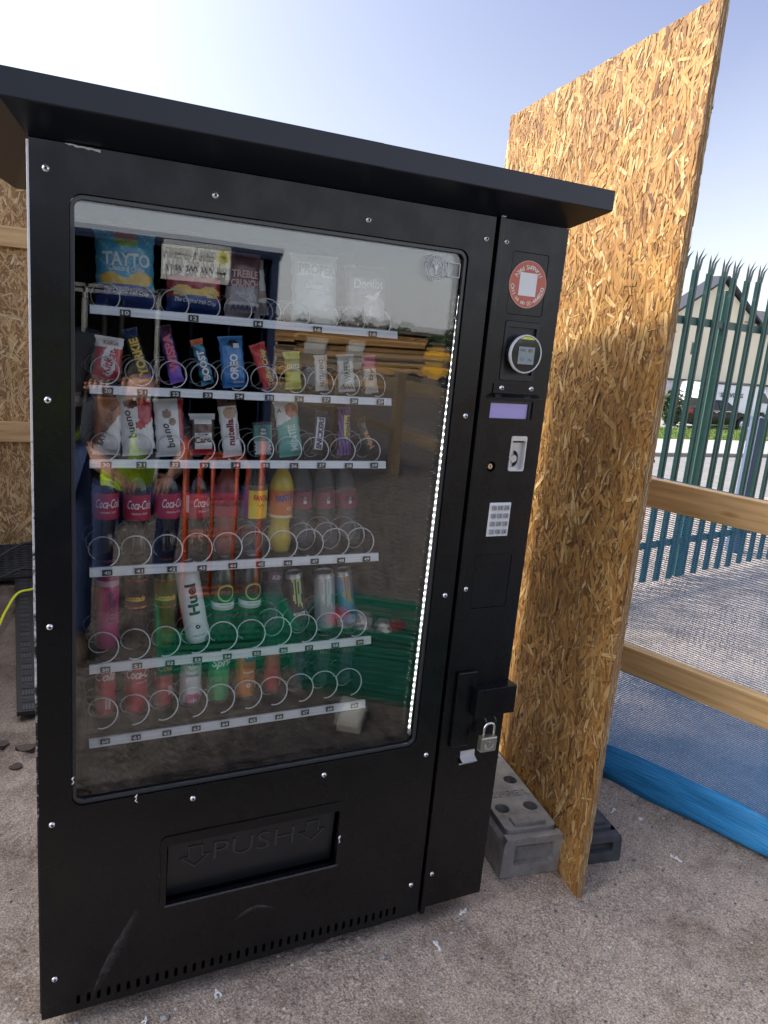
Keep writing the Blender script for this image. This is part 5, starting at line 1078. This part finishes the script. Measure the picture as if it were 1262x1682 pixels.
mb = MB(); q = MB(); disc(q, 0, .112, .019, .019, 0, '#7d8a56', 32, r0=.86); rl = .0266; mb.add([(rl*math.sin(a/rl), -rl*math.cos(a/rl), c) for a, b, c in q.v], q.f, None, q.c); mb.build('ring_print', LABEL, o, attr=True)
can('bright green can with white Sprite lettering, above number 64', 5, .420, .632, Y6, .0270, .146, lambda a, v: '#0f9c50' if v < .9 else '#0a7a3e', [('Sprite', .008, .108, .066, .026, '#f2f6f2', dict(shear=.3, bold=.04, ang=6))])
can('orange can with FANTA and WIN lettering, above number 65', 5, .487, .632, Y6, .0262, .146, lambda a, v: '#cf6a1e' if not el(a, v, .3, .84, .7, .10) else '#27508e', [('FANTA', .002, .122, .044, .016, '#f6f4ee', dict(bold=.06, ang=4)), ('WIN', .002, .094, .032, .020, '#a32a1e', dict(bold=.05)), ('home', .002, .076, .028, .008, '#f2ece0', dict(shear=.2)), ('o', .003, .040, .012, .012, '#d9d0c0', dict(bold=.06))])
can('slim red can with a clear top, above number 66', 5, .557, .636, Y6, .0215, .146, lambda a, v: '#b01f2e' if v < .82 else '#a8a09c', [])
can('very dark purple can, above number 67', 5, .626, .636, Y6, .0240, .146, lambda a, v: '#1c1628' if (v*6+a) % 2 < 1.2 else '#2c2040', [('Zero', 0, .09, .03, .012, '#3c3450', {})])
can('dark teal can, above number 68', 5, .694, .640, Y6, .0240, .146, lambda a, v: '#10282c' if v < .6 else '#2c3c34', [('MAX', 0, .10, .03, .012, '#4c6a5c', {})])
can('dark blue can, last on the lowest shelf above number 69', 5, .762, .640, Y6, .0240, .146, lambda a, v: '#0e1e34' if v < .6 else '#3a2a2c', [('cola', 0, .10, .03, .012, '#4c5c7c', {})])

# ------------------------------------------------------------ the yard behind the photographer (seen mirrored in the glass)
def site_cabin():
    t = thing('site_cabin', 'navy steel site cabin with open door behind the photographer', 'site cabin', (.5, -4.85, ZG))
    nv = mat('navy_cabin_steel', (.012, .022, .06), .42); n = N(nv); f = n.noise(n.pos(), 3, 4); n.l(n.ramp(f, [(.3, (.010, .018, .048)), (.7, (.018, .030, .075))]), n.b.inputs['Base Color'])
    mb = MB(); xs = np.arange(-2.6, 1.56, .15)
    for i in range(len(xs)-1):
        a, b = xs[i], xs[i+1]
        if -.02 < (a+b)/2 < .62: continue
        d = .0 if i % 2 else -.03; mb.add([(a, d, .12), (b, d, .12), (b, d, 2.06), (a, d, 2.06)], [(3, 2, 1, 0), (0, 1, 2, 3)])
        mb.add([(b, 0, .12), (b, -.03, .12), (b, -.03, 2.06), (b, 0, 2.06)], [(0, 1, 2, 3)])
    mb.box(1.50, 1.56, -2.4, .01, 0, 2.12); mb.box(-2.6, -2.54, -2.4, .01, 0, 2.12); mb.box(-2.6, 1.56, -2.4, -2.36, 0, 2.12); mb.build('wall', nv, t)
    mb = MB(); mb.box(-2.62, 1.58, -2.42, .03, 2.06, 2.12); mb.box(-2.62, 1.58, -.04, .02, 0, .13); mb.build('roof_rail', nv, t)
    wf = mat('cabin_door_frame', (.32, .32, .30), .4); mb = MB(); mb.box(.05, .07, -.05, .02, .12, 1.70); mb.box(.575, .60, -.05, .02, .12, 1.70); mb.box(.05, .60, -.05, .02, 1.675, 1.70); mb.box(-.9, .05, -.01, .012, 1.675, 1.70); mb.build('door_frame', wf, t)
    mb = MB(); mb.box(-.9, 1.4, -1.6, -1.5, .1, 2.0); mb.box(-.9, 1.4, -1.6, -.05, .08, .12); mb.build('inner_room', mat('dim_room', (.06, .06, .055), .8), t)
    for x in (.15, .30, .44):
        mb = MB(); mb.box(x-.012, x+.012, -.9, -.88, .12, 1.6); mb.build('locker_edge', wf, t)
    s = thing('cabin_sign', 'white sign with cabins & containers and a telephone number on the navy cabin', 'sign', (1.36, -4.80, 1.90))
    mb = MB(); mb.col = lin('#dedfd6'); mb.box(-.26, .26, -.008, .0, -.125, .125); 
    def pt(sx, x, z, w, h, col, **k):
        q = MB(); put(q, sx, x, z, w, h, col=col, f=-.0015, **k); mb.add([(-a, -b, c) for a, b, c in q.v], q.f, None, q.c)
    pt('cabins & containers', .055, .06, .39, .062, '#202018', bold=.04); pt('tel: 046 905 4814', .0, -.05, .47, .085, '#101010', bold=.04)
    q = MB(); disc(q, -.205, .06, .05, .05, -.0015, '#d8d23a', 24); disc(q, -.205, .06, .032, .032, -.002, '#6a6a2a', 20); mb.add([(-a, -b, c) for a, b, c in q.v], q.f, None, q.c); mb.build('sign_board', LABEL, s, attr=True)
site_cabin()
def crate(label, x, y, rot, w=.60, d=.40, h=.31, col=(.005, .07, .045), z=ZG):
    t = thing('plastic_crate', label, 'crate', (x, y, z), (0, 0, rot), 'green plastic crates'); m = mat('green_crate_%d' % int(col[1]*1000), col, .4); mb = MB()
    mb.box(-w/2, w/2, -d/2, d/2, 0, .012)
    for k in range(6):
        z0 = .0+k*h/6; zz = z0+h/6*.62
        for a in ((-w/2, w/2, -d/2, -d/2+.012), (-w/2, w/2, d/2-.012, d/2), (-w/2, -w/2+.012, -d/2, d/2), (w/2-.012, w/2, -d/2, d/2)): mb.box(*a, z0, zz)
    for sx in (-1, 1):
        for sy in (-1, 1): mb.box(sx*w/2-.018*(sx > 0)-.002*(sx < 0), sx*w/2+.018*(sx < 0)+.002*(sx > 0), sy*d/2-.018*(sy > 0)-.002*(sy < 0), sy*d/2+.018*(sy < 0)+.002*(sy > 0), 0, h)
    mb.box(-w/2-.012, w/2+.012, -d/2-.012, -d/2+.004, h-.03, h); mb.box(-w/2-.012, w/2+.012, d/2-.004, d/2+.012, h-.03, h); mb.box(-w/2-.012, -w/2+.004, -d/2, d/2, h-.03, h); mb.box(w/2-.004, w/2+.012, -d/2, d/2, h-.03, h)
    mb.build('crate_body', m, t); return t
crate('green plastic crate full of red and silver packs, on the ground behind the photographer', 1.50, -1.42, R(35), .62, .42, .33, (.008, .10, .065))
crate('brighter green plastic crate standing before the orange hand truck', .90, -1.85, R(8), .62, .42, .22, (.008, .16, .09))
g = np.random.default_rng(8); NP = ['nearest its left corner', 'beside the left wall', 'at the heap centre', 'under the rim', 'at the back wall', 'near the right corner', 'on the heap top', 'tilted at the front', 'at the far corner', 'between two red packs', 'low in the middle', 'against the front wall', 'at the right wall', 'topmost of the heap']
for k in range(14):
    px_, py_ = g.uniform(-.22, .22), g.uniform(-.13, .13); c, s_ = math.cos(R(35)), math.sin(R(35)); mb = MB(); vs, fs = rock(.055, 8, g); mb.add(vs, fs)
    o = mb.build('snack_pack', mat('red_film', (.28, .02, .035), .25, coat=.4) if k % 3 == 0 else mat('silver_film', (.3, .3, .31), .3, .4), loc=(1.50+px_*c-py_*s_, -1.42+px_*s_+py_*c, .18+g.uniform(0, .03)), smooth=30)
    o.rotation_euler = (g.uniform(-.5, .5), g.uniform(-.5, .5), g.uniform(0, 6)); tag(o, ('crumpled red' if k % 3 == 0 else 'shiny silver')+' snack pack in the full green crate, '+NP[k], 'snack pack', 'snack packs in the crate')
wb = MB(); wb.box(-.05, .05, -.08, .08, 0, .05); o = wb.build('cardboard_box', mat('white_card', (.6, .57, .5), .7), loc=(1.245, -1.08, ZG), bevel=.003); o.rotation_euler = (0, 0, R(35)); tag(o, 'small white cardboard box on the ground beside the full green crate', 'box')
ht = thing('hand_truck', 'orange tubular hand truck standing behind the crates', 'hand truck', (.93, -2.05, ZG)); OR = mat('orange_powder_coat', (.34, .042, .006), .45); mb = MB()
for x in (-.19, .19): mb.tube([(x, .0, .05), (x, -.02, 1.02)], .015, 10)
mb.tube([(-.12, -.02, .62), (-.12, -.02, .88), (-.08, -.02, .93), (.08, -.02, .93), (.12, -.02, .88), (.12, -.02, .62)], .014, 10)
for z in (.25, .55, .72): mb.tube([(-.19, -.01, z), (.19, -.01, z)], .012, 8)
for x in (-.06, .06): mb.tube([(x, -.01, .25), (x, -.02, .93)], .010, 8)
mb.build('frame', OR, ht, smooth='all'); mb = MB(); mb.box(-.21, .21, .0, .25, .0, .012); mb.build('toe_plate', OR, ht)
for x in (-.23, .23): mb = MB(); mb.lathe([(.03, -.03), (.10, -.03), (.12, -.015), (.12, .015), (.10, .03), (.03, .03)], (0, 0, 0), 20); w = mb.build('wheel', RUB, ht, loc=(x, -.10, .12), smooth=30); w.rotation_euler = (0, R(90), 0)
# people
def skin_mesh(name, V, E, rad, m, parent, sub=2, root=0):
    me = bpy.data.meshes.new(name); me.from_pydata(V, E, []); o = bpy.data.objects.new(name, me); C.objects.link(o); o.parent = parent; me.materials.append(m)
    o.modifiers.new('skin', 'SKIN'); sv = me.skin_vertices[0].data
    for i, r_ in enumerate(rad): sv[i].radius = r_ if isinstance(r_, tuple) else (r_, r_)
    sv[root].use_root = True; o.modifiers['skin'].use_smooth_shade = True
    s = o.modifiers.new('smooth', 'SUBSURF'); s.levels = sub; s.render_levels = sub; return o
SK = mat('skin', (.42, .22, .14), .5); JEAN = mat('blue_denim', (.018, .035, .10), .85); HV = mat('hi_vis_yellow', (.55, .80, .02), .6, emit=None); DK = mat('dark_shirt', (.02, .022, .03), .9); HAIR = mat('dark_hair', (.015, .012, .01), .7); BOOT = mat('work_boot', (.05, .03, .02), .7); REF = mat('reflective_tape', (.6, .6, .6), .3, .3)
def hand(parent, wrist, dirv, up, s=1.):
    d = Vector(dirv).normalized(); side = d.cross(Vector(up)).normalized(); w = Vector(wrist)
    V = [w, w+d*.045*s, w+d*.085*s]; E = [(0, 1), (1, 2)]; rd = [(.024*s, .017*s), (.034*s, .014*s), (.036*s, .012*s)]
    p = skin_mesh('palm', [tuple(v) for v in V], E, rd, SK, parent, 2)
    for k, (o, L) in enumerate(((-.026, .068), (-.009, .078), (.009, .073), (.026, .058))):
        b = w+d*.078*s+side*o*s; b2 = b+d*L*.45*s+side*o*.2*s; c = b2+(d*.8-Vector(up)*.5).normalized()*L*.35*s; e = c+(d*.5-Vector(up)*.8).normalized()*L*.25*s
        skin_mesh('finger', [tuple(b), tuple(b2), tuple(c), tuple(e)], [(0, 1), (1, 2), (2, 3)], [.0095*s, .009*s, .0085*s, .007*s], SK, p, 2)
    b = w+d*.02*s-side*.024*s; c = b+(d*.6-side*.8).normalized()*.035*s; e = c+(d*.95-side*.35).normalized()*.03*s
    skin_mesh('thumb', [tuple(b), tuple(c), tuple(e)], [(0, 1), (1, 2)], [.012*s, .011*s, .009*s], SK, p, 2)
def person(label, loc, rotz, pose):
    t = thing('person', label, 'person', loc, (0, 0, rotz)); J = {k: Vector(v) for k, v in pose.items()}
    skin_mesh('trousers', [J['hip'], J['hl'], J['kl'], J['al'], J['hr'], J['kr'], J['ar']], [(0, 1), (1, 2), (2, 3), (0, 4), (4, 5), (5, 6)], [(.15, .11), .095, .072, .055, .095, .072, .055], JEAN, t)
    skin_mesh('shirt', [J['hip'], J['waist'], J['chest'], J['neck'], J['sl'], J['el'], J['sr'], J['er']], [(0, 1), (1, 2), (2, 3), (2, 4), (4, 5), (2, 6), (6, 7)], [(.145, .11), (.15, .11), (.165, .12), .062, .075, .05, .075, .05], DK, t)
    v = skin_mesh('vest', [J['hip']*.8+J['waist']*.2, J['waist'], J['chest'], J['chest']*.35+J['neck']*.65], [(0, 1), (1, 2), (2, 3)], [(.150, .115), (.155, .118), (.168, .124), (.10, .08)], HV, t)
    c = (J['waist']+J['chest'])/2; ax = (J['chest']-J['waist']).normalized(); mb = MB(); mb.lathe([(.166, -.022), (.168, .022)], (0, 0, 0), 28); b = mb.build('tape', REF, v, loc=c, smooth='all'); b.rotation_euler = ax.to_track_quat('Z', 'Y').to_euler(); b.scale = (1., .8, 1.)
    hd_ = J['head']; hf = J['face']; up = (hd_-J['neck']).normalized()
    h = skin_mesh('head', [J['neck']-up*.02, hd_-up*.06, hd_, hd_+up*.05, hd_+hf*.06-up*.07], [(0, 1), (1, 2), (2, 3), (1, 4)], [.055, (.068, .072), (.080, .092), (.072, .082), (.04, .035)], SK, t)
    sd = hf.cross(up).normalized()
    for s in (-1, 1):
        mb = MB(); mb.lathe([(.0005, -.011), (.008, -.008), (.011, 0), (.008, .008), (.0005, .011)], tuple(hd_+hf*.082+sd*s*.031), 10); mb.build('eye', mat('eye_white', (.7, .7, .68), .2), h, smooth='all')
        mb = MB(); mb.lathe([(.001, -.028), (.010, -.022), (.013, 0), (.014, .015), (.001, .026)], tuple(hd_+sd*s*.082-up*.01), 10); mb.build('ear', SK, h, smooth='all')
    skin_mesh('nose', [hd_+hf*.085+up*.005, hd_+hf*.104-up*.022, hd_+hf*.088-up*.03], [(0, 1), (1, 2)], [.008, .012, .008], SK, h, 1)
    mb = MB(); mb.tube([hd_+hf*.088-up*.052-sd*.02, hd_+hf*.094-up*.051, hd_+hf*.088-up*.052+sd*.02], .005, 6); mb.build('mouth', mat('lips', (.35, .12, .1), .5), h)
    skin_mesh('hair', [hd_-hf*.02+up*.05, hd_-hf*.045+up*.02, hd_-hf*.05-up*.04], [(0, 1), (1, 2)], [(.083, .085), (.082, .075), (.065, .05)], HAIR, t)
    for s in ('l', 'r'):
        e, w = J['e'+s], J['w'+s]; skin_mesh('forearm', [e, e*.6+w*.4, w], [(0, 1), (1, 2)], [.046, .045, .027], SK, t); hand(t, w, w-e, J['up'+s], 1.)
        a = J['a'+s]; skin_mesh('boot', [a+Vector((0, 0, .02)), a+Vector((0, -.01, -.05)), a+Vector((0, .08, -.055)), a+Vector((0, .16, -.06))], [(0, 1), (1, 2), (2, 3)], [.055, .052, .048, .036], BOOT, t)
    return t
# standing person right beside and behind the camera, pointing with one hand
person('standing person in yellow hi-vis vest and jeans beside the camera reaching one hand forward', (.13, -2.02, ZG), 0, dict(hip=(0, 0, .93), hl=(-.1, 0, .90), kl=(-.12, .03, .50), al=(-.12, -.01, .10), hr=(.1, 0, .90), kr=(.12, .04, .50), ar=(.13, 0, .10), waist=(0, 0, 1.08), chest=(0, .01, 1.33), neck=(0, .02, 1.48), sl=(-.19, 0, 1.42), el=(-.30, .03, 1.14), sr=(.19, 0, 1.42), er=(.26, .10, 1.15), wl=(-.18, .24, 1.28), wr=(.20, .32, 1.26), upl=(0, 0, 1), upr=(0, 0, 1), head=(.02, .03, 1.61), face=(0, 1, -.1)))
# crouching person by the hand truck
person('crouching person in yellow hi-vis vest and blue jeans beside the orange hand truck', (.60, -2.75, ZG+.0), 0, dict(hip=(0, -.22, .50), hl=(-.10, -.18, .50), kl=(-.17, .22, .66), al=(-.16, .06, .10), hr=(.10, -.18, .50), kr=(.16, .24, .66), ar=(.15, .08, .10), waist=(0, -.20, .66), chest=(.01, -.12, .95), neck=(.02, -.05, 1.12), sl=(-.18, -.12, 1.07), el=(-.25, .04, .85), sr=(.20, -.12, 1.07), er=(.28, .08, .85), wl=(-.12, .26, .76), wr=(.14, .30, .76), upl=(0, 0, 1), upr=(0, 0, 1), head=(.03, .06, 1.20), face=(0, .66, -.75)))
OLDW = timber('weathered_rail', (.20, .15, .10), (.13, .10, .07), False)
# timber rail fence, low buildings, machines and hedges
f2 = thing('rail_fence', 'long low timber rail fence across the yard behind the photographer', 'fence', (4.0, -2.6, ZG), (0, 0, R(-91)))
for z in (.42, .95): mb = MB(); mb.box(0, 9, -.02, .02, z, z+.12); mb.build('rail', OLDW, f2)
for x in np.arange(.2, 9, 1.6): mb = MB(); mb.box(x-.05, x+.05, -.12, -.02, -.1, 1.15); mb.build('post', OLDW, f2)
f3 = thing('rail_fence', 'second timber rail fence running towards the orange sheds', 'fence', (2.4, -10.8, ZG), (0, 0, R(-2)))
for z in (.42, .95): mb = MB(); mb.box(0, 8, -.02, .02, z, z+.12); mb.build('rail', OLDW, f3)
TAN = timber('orange_boarding', (.62, .36, .15), (.42, .22, .08), False, .3)
for k, (x, y, w, d, h, lb) in enumerate([(3.4, -14, 2.1, 3, 1.35, 'orange boarded shed with white door beside the navy cabin'), (6.0, -15.5, 3.4, 3, 1.45, 'longer orange boarded shed in the middle of the far yard'), (13.2, -20, 2.4, 2, .95, 'low yellow orange skip at the right of the far yard')]):
    t = thing('site_shed' if k < 2 else 'skip', lb, 'shed' if k < 2 else 'skip', (x, y, ZG)); mb = MB()
    for j in range(int(h/.16)): mb.box(0, w, -.02*(j % 2), .0, j*.16, j*.16+.15)
    mb.box(0, w, -d, -.03, 0, h); mb.build('boarding', TAN if k < 2 else mat('yellow_skip', (.72, .38, .03), .4), t)
    mb = MB(); mb.box(-.1, w+.1, -d-.1, .12, h, h+.06); mb.build('roof', mat('shed_roof', (.2, .17, .14), .8), t)
    if k < 2:
        for x2 in (.5, 1.5): mb = MB(); mb.box(x2-.25, x2+.2, .005, .02, .1, h-.35); mb.build('door', mat('pale_panel', (.55, .55, .52), .6), t)
for k, (x, y) in enumerate([(9.2, -16.5), (11.2, -18.)]):
    t = thing('dumper', 'small yellow site dumper, %s of two far behind the photographer' % ('nearer' if k == 0 else 'farther'), 'dumper', (x, y, ZG), (0, 0, .3)); mb = MB()
    mb.add([(0, 0, .5), (1.2, 0, .5), (1.5, 0, 1.05), (-.1, 0, 1.0), (0, .9, .5), (1.2, .9, .5), (1.5, .9, 1.05), (-.1, .9, 1.0)], [(0, 1, 2, 3), (7, 6, 5, 4), (0, 4, 5, 1), (1, 5, 6, 2), (3, 7, 4, 0)]); mb.build('bucket', mat('yellow_skip', (.72, .38, .03), .4), t)
    for x2 in (.2, 1.1): mb = MB(); mb.lathe([(.1, -.1), (.26, -.1), (.28, 0), (.26, .1), (.1, .1)], (x2, .95, .28), 16, axis='y'); mb.build('wheel', RUB, t)
for k, (x0, n_, y) in enumerate([(2, 7, -34), (16, 7, -37), (30, 6, -40), (-14, 6, -36)]):
    t = thing('hedge', ['dark hedge behind the orange sheds', 'dark hedge right of the sheds', 'dark hedge at the far right behind the yard', 'dark hedge behind the navy cabin'][k], 'hedge', (x0, y, ZG)); mb = MB()
    for j in range(n_): q = leaves(j*2+1, 0, .85, 1.6, 1.0, .95+.25*math.sin(j*2+k), 520, .22, k*20+j); mb.add(q.v, q.f)
    mb.box(0, n_*2, -.5, .2, 0, 1.3); mb.build('foliage', LEAF, t)
